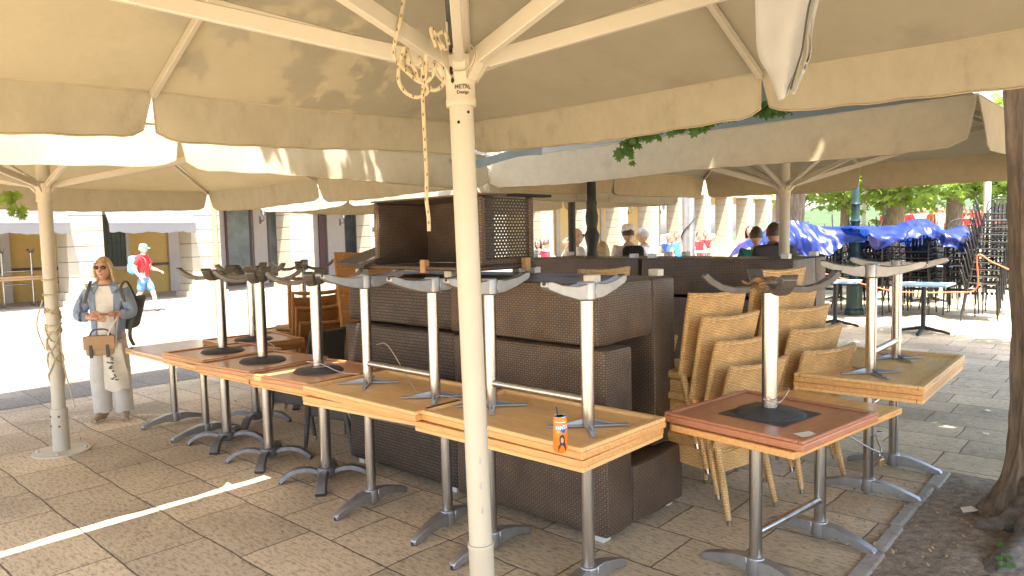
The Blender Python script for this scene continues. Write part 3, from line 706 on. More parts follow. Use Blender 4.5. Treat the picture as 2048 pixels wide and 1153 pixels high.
# ================================================================ dark wicker sofas
def sofa(L, mat='wick_dark', D=.82, H=1.07, base=.385, bt=.25):
    root = thing('wicker_sofa', 'sofa', 'sofa')
    sd = L * 7
    MB().sbox((L / 2, (D + bt) / 2 + .002, .045 + (base - .045) / 2), (L - .004, D - bt - .006, base - .045), .007, 14, sd).build('base', mat, root, smooth=2, weld=True)
    MB().sbox((L / 2, bt / 2, .045 + (H - .045) / 2), (L, bt, H - .045), .008, 14, sd + 3).build('backrest', mat, root, smooth=2, weld=True)
    b = MB(); b.box((L / 2, D - .012, base * .5), (L - .06, .004, .012)); 
    for x in (.09, L - .09):
        for y in (.07, D - .07): MB().box((x, y, .022), (.07, .07, .044)).build('foot', 'block', root, bevel=.004)
    return root
SA, SB, SC_ = sofa(1.17), sofa(1.17, 'wick_band'), sofa(1.5)
C0 = atz(1217, 1098, 0); sg = 'dark wicker sofas stacked in pairs'
s0 = WA - R(90)          # local x runs along -U, local y along +W
def sp(u, w, z=0): return C0 + U * u + W * w + Z * z
place(SA, sp(1.17, 0), (0, 0, s0), 'dark wicker sofa standing on the ground behind the orange can', sg)
ST = 1.07 + .385 + .005
place(SA, sp(1.25, .87, ST), (math.pi, 0, s0), 'upturned dark wicker sofa on top, above the orange can', sg)
place(SB, sp(2.36, .02), (0, 0, s0 + R(.6)), 'brown banded wicker sofa on the ground behind the looping wire', sg)
place(SB, sp(2.44, .93, ST), (math.pi, 0, s0), 'upturned banded wicker sofa carrying the tipped armchair', sg)
C7 = Vector((2.43, 6.02, 0))
def sq(u, w, z=0): return C7 + U * u + W * w + Z * z
place(SC_, sq(1.5, 0), (0, 0, s0), 'long dark sofa on the ground behind the honey chair stacks', sg)
place(SC_, sq(1.53, .80, ST + .02), (math.pi, 0, s0), 'upturned long dark sofa behind the reddish upturned table', sg)
place(SC_, sq(3.03, 0), (0, 0, s0), 'long dark sofa on the ground under the one with a honey chair back before it', sg)
place(SC_, sq(3.06, .80, ST + .02), (math.pi, 0, s0), 'upturned long dark sofa with a honey chair back rising before it', sg)
# tipped armchair on top of the pile
CW = sp(1.0, .10, ST + .008)
ac = thing('wicker_armchair', 'dark open weave armchair tipped on its back on top of the sofa pile', 'armchair', CW, s0)
hh = .44
MB().box((-.55, .20, .014), (1.16, .62, .026)).build('backrest', 'wick_dark', ac, bevel=.006)
MB().add([(-1.0, -.16, .03), (-1.50, -.04, .05), (-1.42, .30, .16), (-1.0, .30, .20), (-1.0, -.16, .005), (-1.50, -.04, .03), (-1.42, .30, .14), (-1.0, .30, .18)],
         [(0, 1, 2, 3), (4, 7, 6, 5), (0, 4, 5, 1), (1, 5, 6, 2), (2, 6, 7, 3), (3, 7, 4, 0)]).build('headrest', 'wick_grey', ac)
MB().box((-.69, .47, .03 + hh / 2), (.70, .045, hh)).build('seat', 'wick_dark', ac, bevel=.008)
MB().box((-1.03, .235, .03 + hh / 2), (.05, .51, hh)).build('armrest', 'wick_dark', ac, bevel=.01)
MB().box((.0, .235, .03 + hh / 2), (.02, .43, hh - .02)).build('armrest', 'wick_hole', ac)
b = MB(); b.box((.0, -.0, .03 + hh / 2), (.06, .045, hh)); b.box((.0, .47, .03 + hh / 2), (.05, .05, hh)); b.box((0, .235, .055), (.045, .43, .05)); b.build('arm_post', 'wick_dark', ac, bevel=.012)
MB().box((-.50, .235, hh + .038), (1.14, .53, .012)).build('front_apron', 'wick_dark', ac, bevel=.004)
MB().box((.10, .36, hh + .034), (.08, .36, .016)).build('apron_edge', 'gap', ac)
for x, y, lab in ((-.42, -.10, 'small wooden block standing on the sofa pile in front of the tipped armchair'), (.06, .36, 'small wooden block at the corner of the tipped armchair')):
    o = MB().box(CW + rotz(s0) @ Vector((x, y, .03)), (.045, .045, .085), s0).build('wood_block', 'block_tan', bevel=.003)
    tag(o, lab, 'wood block')
# ================================================================ wicker dining chairs
def chair(mat, frame=False, hgt=.90, arms=True):
    root = thing('wicker_chair', 'chair', 'chair')
    MB().box((0, .01, .43), (.46, .46, .05)).build('seat', mat, root, bevel=.02, seg=2)
    def bf(i, j, o):
        w = .225 + .03 * j; x = (i - .5) * 2 * w; y = -.215 - .13 * j + .02 * (abs(i - .5) * 2) ** 2 * 1
        return Vector((x, y + o, .44 + (hgt - .44) * j + .018 * (abs(i - .5) * 2) ** 2 * j))
    if not frame:
        b = MB(); nn = 8
        vs = [bf(i / nn, j / nn, o) for o in (.014, -.016) for j in range(nn + 1) for i in range(nn + 1)]; k = (nn + 1) ** 2; w = nn + 1; fs = []
        for s in (0, k):
            fs += [(s + j * w + i, s + j * w + i + 1, s + (j + 1) * w + i + 1, s + (j + 1) * w + i) for j in range(nn) for i in range(nn)]
        for i in range(nn): fs += [(i, i + 1, k + i + 1, k + i), (nn * w + i, nn * w + i + 1, k + nn * w + i + 1, k + nn * w + i), (i * w, (i + 1) * w, k + (i + 1) * w, k + i * w), (i * w + nn, (i + 1) * w + nn, k + (i + 1) * w + nn, k + i * w + nn)]
        b.add(vs, fs); bk_ = b.build('backrest', mat, root, smooth=True)
        e = MB(); e.tube([bf(0, j / 6, -.001) for j in range(7)] + [bf(i / 6, 1, -.001) for i in range(1, 7)] + [bf(1, 1 - j / 6, -.001) for j in range(1, 7)], .0185, 8); e.build('rim', mat, bk_, smooth=True)
    else:
        b = MB(); b.tube([bf(0, 0, 0)] + [bf(0, j / 6, 0) for j in range(1, 7)] + [bf(i / 6, 1, 0) for i in range(1, 7)] + [bf(1, 1 - j / 6, 0) for j in range(1, 7)], .02, 8); b.build('back_frame', mat, root, smooth=True)
        b = MB(); b.grid(6, 6, lambda i, j: bf(.05 + .9 * i, .62 * j, .008)); b.grid(6, 6, lambda i, j: bf(.05 + .9 * i, .62 * j, -.012)); b.build('back_panel', mat, root, smooth=True)
    for sx in (-1, 1):
        for sy, dx in ((1, .0), (-1, -.09)):
            top = Vector((sx * .205, .2 * sy + (0 if sy > 0 else .0), .42)); bot = Vector((sx * .225, .215 * sy + (.02 if sy > 0 else -.075), .03))
            lg = MB().tube([top, top.lerp(bot, .5), bot], [.024, .021, .016], 10).build('leg', mat, root, smooth=True)
            d = (bot - top).normalized(); MB().tube([bot, bot + d * .03], [.0165, .014], 10).build('leg_tip', 'alu', lg, smooth=True)
        if arms:
            a = [Vector((sx * .24, -.27, .66)), Vector((sx * .265, -.1, .665)), Vector((sx * .27, .1, .66)), Vector((sx * .262, .2, .64)), Vector((sx * .235, .225, .57)), Vector((sx * .21, .205, .42))]
            MB().tube(smooth_path(a, 4), .018, 8).build('armrest', mat, root, smooth=True)
    MB().box((0, .0, .335), (.41, .41, .13)).build('apron', mat, root, bevel=.01)
    return root
def stack(p, base, face, n, labels, group, dz=.108, dy=.105, lean=0):
    f = Vector((-math.sin(face), math.cos(face), 0))
    for k in range(n):
        b = Vector(base) + f * dy * k + Z * dz * k
        place(p, b, (-R(1.2) * k, 0, face), labels[k], group)
CT_ = chair('wick_tan', arms=False)
cg = 'honey wicker chairs stacked behind the reddish table'
ordn = ['lowest', 'second', 'third', 'fourth', 'fifth', 'sixth', 'seventh']
fa = R(36)
stack(CT_, (1.225, 4.33, 0), fa, 4, [f'{o_} honey wicker chair in the stack beside the sofa end' for o_ in ordn], cg, dz=.126, dy=.075)
stack(CT_, (1.86, 4.80, 0), fa - R(4), 5, [f'{o_} honey wicker chair in the stack beside the long oak tables' for o_ in ordn], cg, dz=.118, dy=.075)
stack(CT_, (.80, 5.30, 0), fa, 5, [f'{o_} honey chair in the stack half hidden behind the sofa pile' for o_ in ordn], cg, dz=.118, dy=.10)
CO_ = chair('wick_orange', arms=False); CF_ = chair('wick_orange', frame=True, arms=False)
cg2 = 'sun tinted chairs stacked behind the brown tables'
stack(CO_, (-1.36, 6.62, 0), R(20), 6, [f'{o_} solid backed sun tinted chair in its stack behind the brown tables' for o_ in ordn], cg2, dz=.122, dy=.075)
stack(CF_, (-1.98, 7.0, 0), R(38), 4, [f'{o_} open backed sun tinted chair in its stack behind the brown tables' for o_ in ordn], cg2, dz=.13, dy=.06)
CG_ = chair('wick_grey')
place(CG_, (-1.38, 5.72, 0), (0, 0, u0 - R(90) + R(10)), 'single grey wicker chair tucked behind the oak table stack')
CG_['group'] = 'grey wicker chairs'
place(CG_, (-1.85, 6.25, 0), (0, 0, u0 - R(90) + R(14)), 'grey wicker chair behind the striped brown table', 'grey wicker chairs')
# ================================================================ the arcade across the street
FU, FW = 20.35, 6.16
def gw(w): return .016 * min(max(0, w - 8), 37) + .15
def fp(u, w, z): return uw(u, w) + Z * z
def wall_w(px, u):          # where the sight line of a photo column meets the plane at depth u
    d = ray(px, 480); d.z = 0
    t = u / d.dot(U); return (d * t).dot(W)
def wbox(b, u0, u1, w0, w1, z0, z1): return b.obox(fp((u0 + u1) / 2, (w0 + w1) / 2, (z0 + z1) / 2), U * (u1 - u0) / 2, W * (w1 - w0) / 2, Z * (z1 - z0) / 2)
def pillar(parent, w):
    z = gw(w); b = MB()
    wbox(b, FU - .52, FU + .52, w - .53, w + .53, z - .12, z + .16); wbox(b, FU - .47, FU + .47, w - .48, w + .48, z + .163, z + .36)
    zz = z + .363
    while zz < z + 3.3:
        wbox(b, FU - .41, FU + .41, w - .42, w + .42, zz, zz + .37); zz += .385
    b.build('pillar', 'stone', parent, bevel=.012)
    # dark joint core
    c = MB(); wbox(c, FU - .395, FU + .395, w - .405, w + .405, z + .3, zz); c.build('pillar_joints', 'joint', parent)
def door(parent, u, w0, w1, z0, z1, panes, mat='maroon', pm='glass', low=.5):
    b = MB(); fr = .07
    wbox(b, u - .06, u, w0, w0 + fr, z0, z1); wbox(b, u - .06, u, w1 - fr, w1, z0, z1); wbox(b, u - .058, u, w0 + fr, w1 - fr, z1 - fr, z1); wbox(b, u - .05, u, w0 + fr, w1 - fr, z0, z0 + low)
    n = panes; st = (w1 - w0 - 2 * fr) / n
    for k in range(1, n): wbox(b, u - .062, u, w0 + fr + st * k - .05, w0 + fr + st * k + .05, z0 + low, z1 - fr)
    o = b.build('door', mat, parent, bevel=.006)
    for k in range(n):
        p = MB(); wbox(p, u - .03, u - .02, w0 + fr + st * k + (.05 if k else 0), w0 + fr + st * (k + 1) - (.05 if k < n - 1 else 0), z0 + low, z1 - fr); p.build('pane', pm, o)
def window(parent, u, w0, w1, z0, z1, mat='shutter'):
    b = MB(); wbox(b, u - .08, u, w0 - .1, w1 + .1, z0 - .12, z0 - .02); wbox(b, u - .06, u, w0 - .1, w0, z0 - .02, z1 + .1); wbox(b, u - .06, u, w1, w1 + .1, z0 - .02, z1 + .1); wbox(b, u - .061, u, w0, w1, z1, z1 + .1)
    o = b.build('window', 'stone_dim', parent); p = MB(); wbox(p, u - .02, u - .01, w0, w1, z0 - .02, z1)
    n = 5
    for k in range(1, n): x = w0 + (w1 - w0) * k / n; wbox(p, u - .035, u - .021, x - .015, x + .015, z0, z1)
    p.build('shutter', mat, o)
def lantern(label, w, z, du=-.42):
    r = thing('wall_lantern', label, 'lantern', fp(FU + du, w, z)); r.rotation_euler = (0, 0, UA + math.pi); r['group'] = 'black wall lanterns on the arcade'
    b = MB(); b.box((.02, 0, -.28), (.03, .05, .22)); b.tube(smooth_path([(.02, 0, -.25), (.14, 0, -.32), (.24, 0, -.26), (.22, 0, -.18)]), .012, 6); b.build('bracket', 'black_iron', r)
    b = MB(); b.lathe([(.05, -.16), (.06, -.15), (.055, -.14)], c=(.22, 0, 0), n=6); b.lathe([(.11, .1), (.12, .11), (.06, .2), (.02, .24), (.03, .26), (.0, .30)], c=(.22, 0, 0), n=6)
    for k in range(6):
        a = k * math.pi / 3; b.bar(Vector((.22 + .055 * math.cos(a), .055 * math.sin(a), -.15)), Vector((.22 + .11 * math.cos(a), .11 * math.sin(a), .1)), .012, .012)
    b.build('lantern_frame', 'black_iron', r)
    MB().lathe([(.048, -.14), (.1, .1)], c=(.22, 0, 0), n=6).build('lantern_glass', 'glass_light', r)
bk = 23.4
PW = [FW + 3.07 * k for k in range(-3, 17)]
# white building
A_ = thing('arcade_building', 'white stone arcade building with awnings and maroon shop doors behind the woman', 'building', fp(FU, FW, 0)); A_.location = (0, 0, 0)
for k in range(0, 8): pillar(A_, PW[k])
lo, hi, dv = PW[0] - 2, PW[7] + .45, PW[5] - .42
b = MB(); wbox(b, FU - .42, 28, lo, hi, 3.55, 4.4); wbox(b, FU - .36, 28.02, lo + .02, hi - .02, 4.402, 8.6); wbox(b, FU - .7, 28.3, lo, hi, 8.602, 8.9); b.build('upper_wall', 'stone', A_)
b = MB(); wbox(b, bk, bk + .5, lo, wall_w(440, bk), 0, 3.548); b.build('wall', 'yellow', A_)
b = MB(); wbox(b, bk, bk + .5, wall_w(440, bk) + .002, hi, 0, 3.549); b.build('wall', 'stone_dim', A_)
b = MB(); wbox(b, bk - .03, bk - .002, lo, wall_w(335, bk), 1.02, 1.10); b.build('dado_rail', 'maroon', A_)
def jamb(p0, p1, m='stone_dim', z1=3.4):
    b = MB(); wbox(b, bk - .12, bk - .003, wall_w(p0, bk), wall_w(p1, bk), .15, z1); b.build('pilaster', m, A_)
jamb(-2, 16); jamb(334, 356); jamb(505, 531); jamb(652, 686, 'stone_dim')
for p0, p1, z0, z1 in ((206, 250, 1.05, 2.6), (-60, -4, 1.0, 2.6)): window(A_, bk - .004, wall_w(p0, bk), wall_w(p1, bk), z0, z1)
door(A_, bk - .01, wall_w(358, bk), wall_w(392, bk), .15, 2.9, 1, 'maroon', 'glass', .95)
door(A_, bk - .01, wall_w(450, bk), wall_w(502, bk), .18, 3.2, 1, 'maroon', 'glass_light', .5)
door(A_, bk - .01, wall_w(532, bk), wall_w(590, bk), .22, 3.2, 2, 'maroon', 'glass', .35)
door(A_, bk - .01, wall_w(637, bk), wall_w(651, bk), .22, 3.2, 1, 'maroon', 'glass', 2.4)
door(A_, bk - .01, wall_w(687, bk), wall_w(756, bk), .25, 3.2, 3, 'maroon', 'glass', .45)
for w in [PW[k] + 1.5 for k in range(7)]:
    window(A_, FU - .365, w - .5, w + .5, 5.4, 7.3)
for k in (3, 4):
    b = MB(); w0, w1 = PW[k - 1] + .46, PW[k] - .40
    def aw(i, j): return fp(20.6 - .95 * j, w0 + (w1 - w0) * i, 3.35 - 1.10 * j + .02 * math.sin(i * 18) * j)
    b.grid(24, 6, aw)
    b.grid(60, 2, lambda i, j: aw(i, 1) - Z * (.24 * j + (.025 * abs(math.sin(i * 30)) if j == 1 else 0)) - U * .02 * j)
    o = b.build('awning', 'awning', A_, smooth=True)
    MB().bar(fp(19.66, w0, 2.25), fp(19.66, w1, 2.25), .03, .03).build('awning_bar', 'alu_dull', o)
# pale ochre building further along
B_ = thing('arcade_building', 'pale ochre arcade building with people seated between its pillars', 'building', (0, 0, 0))
for k in range(8, 20): pillar(B_, PW[k])
lo2, hi2 = hi + .01, PW[14] + .4
b = MB(); wbox(b, FU - .42, 28, lo2, PW[19] + .5, 3.9, 4.6); wbox(b, FU - .36, 28.02, lo2 + .02, PW[19] + .4, 4.602, 8.8); wbox(b, FU - .7, 28.3, lo2, PW[19] + .6, 8.802, 9.1); b.build('upper_wall', 'yellow_pale', B_)
b = MB(); wbox(b, bk, bk + .5, lo2, hi2, .2, 3.898); b.build('wall', 'yellow_pale', B_)
for p0, p1 in ((1110, 1118), (1200, 1206), (1277, 1282)):
    b = MB(); wbox(b, bk - .1, bk - .004, wall_w(p0, bk), wall_w(p1, bk), .5, 3.6); b.build('pilaster', 'stone_dim', B_)
window(B_, bk - .004, wall_w(1153, bk), wall_w(1162, bk), 1.9, 2.9); window(B_, bk - .004, wall_w(1278, bk), wall_w(1282, bk), 1.9, 2.9)
window(B_, bk - .004, wall_w(1396, bk), wall_w(1416, bk), 2.2, 3.1)
door(B_, bk - .01, wall_w(1338, bk), wall_w(1350, bk), .5, 3.0, 2, 'shutter', 'glass', .6)
for w in [PW[k] + 1.5 for k in range(7, 19)]: window(B_, FU - .365, w - .5, w + .5, 5.6, 7.5)
lantern('black wall lantern between the maroon doors', wall_w(521, FU - .4), 2.62)
lantern('black wall lantern half hidden by a drooping umbrella edge near the armchair', wall_w(680, FU - .4), 2.55)
lantern('black wall lantern above the man with the backpack', wall_w(1256, FU - .4), 3.05)
lantern('black wall lantern beside the blue dress', wall_w(1320, FU - .4), 3.1)
b = MB(); b.tube([fp(FU - .47, wall_w(431, FU - .47), .2), fp(FU - .47, wall_w(431, FU - .47), 8.5)], .055, 10); dp = b.build('drainpipe', 'yellow', smooth=True)
tag(dp, 'ochre drainpipe running up the white pillar beside the maroon door', 'drainpipe')
# stacked tables under the awning
gA = 'tables stacked under the awning'
for n_, (px, lab) in enumerate(((30, 'table'), (118, 'table'))):
    w = wall_w(px, 21.6)
    p = uw(21.6, w, gw(w))
    o = copy_tree(PT[1]); o.location = p; o.rotation_euler = (0, 0, WA)
    o['label'] = ('brown table under the awning at the window edge', 'brown table under the awning beside the white pillar')[n_]; o['group'] = gA
    o = copy_tree(PT[1]); o.location = p + Z * UP; o.rotation_euler = (math.pi, 0, WA)
    o['label'] = ('upturned table on another one under the awning at the window edge', 'upturned table under the awning beside the white pillar')[n_]; o['group'] = gA
# ================================================================ lamp posts and plain posts
def lamp_post(label, p, mat, s=1, plain=False):
    r = thing('lamp_post', label, 'lamp post', p); b = MB()
    b.lathe([(.30 * s, 0), (.30 * s, .10), (.25 * s, .12), (.24 * s, .55), (.20 * s, .60)], n=8); b.build('pedestal', mat, r, bevel=.01)
    b = MB()
    if plain: b.lathe([(.19 * s, .6), (.17 * s, .66), (.15 * s, .7), (.135 * s, .98), (.22 * s, 1.0), (.24 * s, 1.03), (.21 * s, 1.07), (.17 * s, 1.14), (.145 * s, 1.22), (.15 * s, 1.3), (.125 * s, 1.34), (.13 * s, 1.7), (.155 * s, 1.73), (.12 * s, 1.78), (.125 * s, 2.0), (.15 * s, 2.04), (.10 * s, 2.1), (.09 * s, 4.2), (.12 * s, 4.25), (.06 * s, 4.35)], n=16)
    else: b.lathe([(.20 * s, .6), (.17 * s, .62), (.15 * s, .7), (.14 * s, .95), (.18 * s, 1.02), (.13 * s, 1.10), (.12 * s, 1.38), (.14 * s, 1.42), (.115 * s, 1.5), (.13 * s, 1.56), (.165 * s, 1.63), (.18 * s, 1.68), (.13 * s, 1.73), (.12 * s, 1.77), (.145 * s, 1.84), (.15 * s, 1.9), (.115 * s, 2.02), (.13 * s, 2.06), (.105 * s, 2.1), (.10 * s, 4.2), (.12 * s, 4.25), (.06 * s, 4.35)], n=16)
    b.build('shaft', mat, r, smooth=True)
    b = MB(); b.lathe([(.08, 4.35), (.2, 4.9), (.22, 4.92), (.08, 5.15), (.02, 5.25)], n=6); b.build('lantern', 'glass_light', r)
    return r
gp = 'cast iron lamp posts around the square'
q_ = atz(1708, 640, 0); lamp_post('green cast iron lamp post with a heavy base near the blue tables', (q_.x, q_.y, gz(q_)), 'green_iron', .6, True)['group'] = gp
q_ = atd(1184, 470, 8.6); lamp_post('black cast iron lamp post with bulging rings behind the long dark sofas', (q_.x, q_.y, 0), 'black_iron', .52)['group'] = gp
q_ = atd(1144, 470, 9.5); b = MB(); b.tube([(0, 0, 0), (0, 0, 2.4)], .05, 12); b.lathe([(.09, 0), (.09, .2), (.05, .25)], n=12)
o = b.build('iron_post', 'black_iron', smooth=True); o.location = (q_.x, q_.y, 0); tag(o, 'plain thin black post standing beside the bald man in white', 'post')
def white_pole(px, d, label, r=.075, mat='cream'):
    p = atd(px, 470, d); b = MB(); b.tube([(0, 0, .02), (0, 0, 4.2)], r, 14); b.lathe([(r + .09, 0), (r + .09, .03), (r, .05)], n=16)
    o = b.build('awning_pole', mat, smooth=True); o.location = (p.x, p.y, gz(p)); tag(o, label, 'pole', 'white poles at the far terrace'); return p
white_pole(1972, 15.5, 'white pole beside the wire chair stacks near the tree trunk'); white_pole(1727, 24, 'white pole seen just beside the green lamp post')
pc = white_pole(1377, 14, 'grey pole with a dark cable spiralling round it', .12, 'alu_dull')
b = MB(); b.tube([Vector((pc.x, pc.y, gz(pc))) + Vector((.135 * math.cos(a * .9), .135 * math.sin(a * .9), .3 + a * .12)) for a in [i * .35 for i in range(60)]], .012, 6)
tag(b.build('cable', 'rubber', smooth=True), 'dark cable spiralling up the grey pole', 'cable')
# ================================================================ trees
LEAF = [(-.0, -.5), (.12, -.28), (.46, -.34), (.34, -.08), (.52, .16), (.24, .18), (0, .56), (-.24, .18), (-.52, .16), (-.34, -.08), (-.46, -.34), (-.12, -.28)]
def leaf_into(b, p, s, e):
    vs = [p + e @ Vector((x * s, y * s, .06 * s * (1 if i % 2 else -1))) for i, (x, y) in enumerate(LEAF)]
    b.add(vs, [tuple(range(12))])
def crown(b, centers, n_per, rad, size, q):
    for c in centers:
        for _ in range(n_per):
            d = Vector((q.gauss(0, 1), q.gauss(0, 1), q.gauss(0, .6))) * rad * .5
            s = size * q.uniform(.6, 1.25)
            e = Euler((q.uniform(-.9, .9), q.uniform(-.9, .9), q.uniform(0, 6.28))).to_matrix()
            leaf_into(b, c + d, s, e)
q = random.Random(11)
TR = Vector((3.0, 3.86, 0))
tr = thing('plane_tree', 'thick barked tree rising from the soil pit beside the oak tables', 'tree', TR)
def trunkfn(i, j):
    a = i * 2 * math.pi; z = -.05 + 3.9 * j ** 1.15
    fl = max(0, 1 - z / .55)
    r = .185 + .03 * j + .012 * math.sin(5 * a + 2 * z) + .009 * math.sin(11 * a - 3 * z) + .02 * math.sin(2.1 * z + a)
    r += fl ** 3 * (.10 + .10 * max(0, math.sin(2.5 * a + 1.4)) ** 2)
    nn_ = NZ.noise(Vector((math.cos(a) * 3.4, math.sin(a) * 3.4, z * .9))); n2_ = NZ.noise(Vector((math.cos(a) * 7, math.sin(a) * 7, z * 2.2 + 9)))
    r += .030 * (.35 - abs(nn_)) + .016 * (.3 - abs(n2_)) + .008 * NZ.noise(Vector((math.cos(a) * 15, math.sin(a) * 15, z * 9)))
    return Vector((r * math.cos(a) - .03 * z + .012 * z * z * 0, r * math.sin(a), z))
MB().grid(150, 110, trunkfn).build('trunk', 'bark', tr, smooth=True, weld=True)
rt = MB()
for a, L, w in ((R(222), 1.15, .15), (R(245), .9, .12), (R(190), .55, .09), (R(270), .9, .12), (R(310), .8, .13), (R(20), .7, .1)):
    d = Vector((math.cos(a), math.sin(a), 0)); sd = d.cross(Z)
    P = [d * (.1 + L * t) + sd * (.06 * math.sin(5 * t + a)) + Z * (.26 * (1 - t) ** 2.2 - .03 * t) for t in [k / 27 for k in range(28)]]
    rt.tube(P, [w * (1 - .75 * k / 27) + .008 * math.sin(k * .9) for k in range(28)], 24)
rt.v = [p_ + NZ.noise_vector(p_ * 7) * .022 + NZ.noise_vector(p_ * 19) * .010 for p_ in rt.v]; rt.build('root', 'root', tr, smooth=True)
lb = MB(); tips = []
for k in range(7):
    a = k * .9 + .3; d = Vector((math.cos(a), math.sin(a), 0)); L = 2.2 + q.random() * 1.8
    P = [Vector((-.11, 0, 3.5)) + d * L * t + Z * (1.6 * t ** .8) for t in (0, .2, .45, .7, 1)]
    lb.tube(P, [.15, .11, .08, .055, .025], 8); tips.append(P)
lb.build('limb', 'bark', tr, smooth=True)
# leaf mass: overhangs most of the terrace, thin at the far edge so that a little sun gets through
cb = MB(); cen = []
LIM = atd(545, 120, 3.0)
while len(cen) < 560:
    p = Vector((q.uniform(-3.2, 8.5), q.uniform(-2.2, 10.5), q.uniform(4.0, 7.2)))
    sh = p - SUN * ((p.z - 2.7) / SUN.z)                       # where its shadow meets canopy height
    if ((p.x - 2.8) / 5.6) ** 2 + ((p.y - 4.2) / 6.2) ** 2 > 1: continue
    lim = -.62 + .16 * math.sin(sh.y * 2.1) + .28 * max(0, sh.y - 4.2) - .04 * sh.y
    if sh.x < lim: continue
    cen.append(p - TR)
crown(cb, cen, 95, .75, .20, q)
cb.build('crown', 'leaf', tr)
def tree(label, p, h, r, tw, seed, mat='leaf', n=60, per=40, zc=None, lsize=.3, ang=0):
    qq = random.Random(seed); t = thing('plane_tree', label, 'tree', p); b = MB(); zz = zc or h * .68
    b.tube([(0, 0, -.05), (.03, .0, .4), (0, .05, 1.4), (.1 * tw, 0, zz * .72), (.12, .05, zz)], [tw * 1.5, tw * 1.02, tw * .9, tw, tw * .5], 16)
    for k in range(6):
        a = k * 1.05 + qq.random(); d = Vector((math.cos(a), math.sin(a), 0))
        b.tube([Vector((.1, 0, zz * .70)), d * r * .4 + Z * zz * .88, d * r * .8 + Z * zz * 1.08], [tw * .5, tw * .3, tw * .1], 8)
    b.build('trunk', 'bark', t, smooth=True)
    c = MB(); cs = []
    while len(cs) < n:
        v = Vector((qq.uniform(-1, 1), qq.uniform(-1, 1), qq.uniform(-1, 1)))
        if .25 < v.length < 1: cs.append(Vector((v.x * r, v.y * r, zz * 1.12 + v.z * r * .55)))
    crown(c, cs, per, r * .28, lsize, qq); c.build('crown', mat, t); return t
gt = 'trees beyond the terrace'
def gp_(px, d): 
    p = atd(px, 470, d); p.z = gz(p); return p
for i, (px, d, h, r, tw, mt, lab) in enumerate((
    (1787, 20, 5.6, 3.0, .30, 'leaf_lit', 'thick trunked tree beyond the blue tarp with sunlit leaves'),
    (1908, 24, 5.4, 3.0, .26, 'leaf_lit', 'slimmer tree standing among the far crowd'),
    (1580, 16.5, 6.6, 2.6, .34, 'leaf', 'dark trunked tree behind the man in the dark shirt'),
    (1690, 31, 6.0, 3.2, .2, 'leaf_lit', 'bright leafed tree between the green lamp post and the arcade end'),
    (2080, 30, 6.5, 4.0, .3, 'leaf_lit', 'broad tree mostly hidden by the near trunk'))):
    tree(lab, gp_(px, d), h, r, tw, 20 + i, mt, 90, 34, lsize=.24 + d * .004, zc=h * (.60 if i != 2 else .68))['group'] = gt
for i, (w, u, lab) in enumerate(((-9, -3, 'tree'), )):
    pass
# sprigs hanging below the canvas edges
def sprig(label, pts, n, size, seed, spread=.07, mat='leaf'):
    qq = random.Random(seed); r = thing('leafy_sprig', label, 'sprig', pts[0]); P = smooth_path([Vector(p) - Vector(pts[0]) for p in pts], 5)
    MB().tube(P, .004, 6).build('twig', 'bark', r, smooth=True); b = MB()
    for _ in range(n):
        p = P[qq.randrange(len(P))] + Vector((qq.gauss(0, spread), qq.gauss(0, spread), qq.gauss(-.03, spread * .7)))
        leaf_into(b, p, size * qq.uniform(.6, 1.2), Euler((1.3 + qq.uniform(-.6, .6), qq.uniform(-.5, .5), qq.uniform(-.7, .7))).to_matrix())
    b.build('foliage', mat, r); r['group'] = 'leafy sprigs poking below the canvas'; return r
d_ = 5.0
sprig('leafy green sprig drooping in front of the long canvas valance', [atd(1425, 228, d_), atd(1380, 242, d_), atd(1330, 252, d_), atd(1290, 262, d_), atd(1262, 278, d_), atd(1258, 300, d_)], 85, .085, 4, .036)
sprig('small leafy sprig against the dark gap under the canvas corner', [atd(1450, 215, d_ + .1), atd(1420, 235, d_), atd(1395, 250, d_)], 18, .08, 6, .04)
sprig('dark leafy bough filling the gap between two umbrellas under the white flap', [atd(1452, 216, 4.7), atd(1480, 208, 4.75), atd(1520, 212, 4.8), atd(1560, 214, 4.75)], 60, .085, 16, .03)
sprig('small sunlit sprig hanging beside the left umbrella pole', [atd(10, 385, 7), atd(24, 400, 7), atd(40, 425, 7)], 16, .11, 5, .035, 'leaf_lit')
sprig('pair of round pale leaves beside the tipped armchair', [atd(768, 415, 6.4), atd(762, 440, 6.4), atd(757, 462, 6.4)], 9, .10, 7, .03, 'leaf_lit')
_sl = [o for o in COL.objects if o.name.startswith('leafy_sprig')]
[o for o in _sl if 'left umbrella' in o['label']][0]['label'] = 'small sunlit sprig hanging beside the cord wound umbrella pole'
sprig('low green weed growing at the foot of the near tree', [atz(2010, 1130, .03), atz(2014, 1120, .09), atz(2008, 1108, .16)], 26, .035, 8, .035, 'leaf')['group'] = 'weeds'
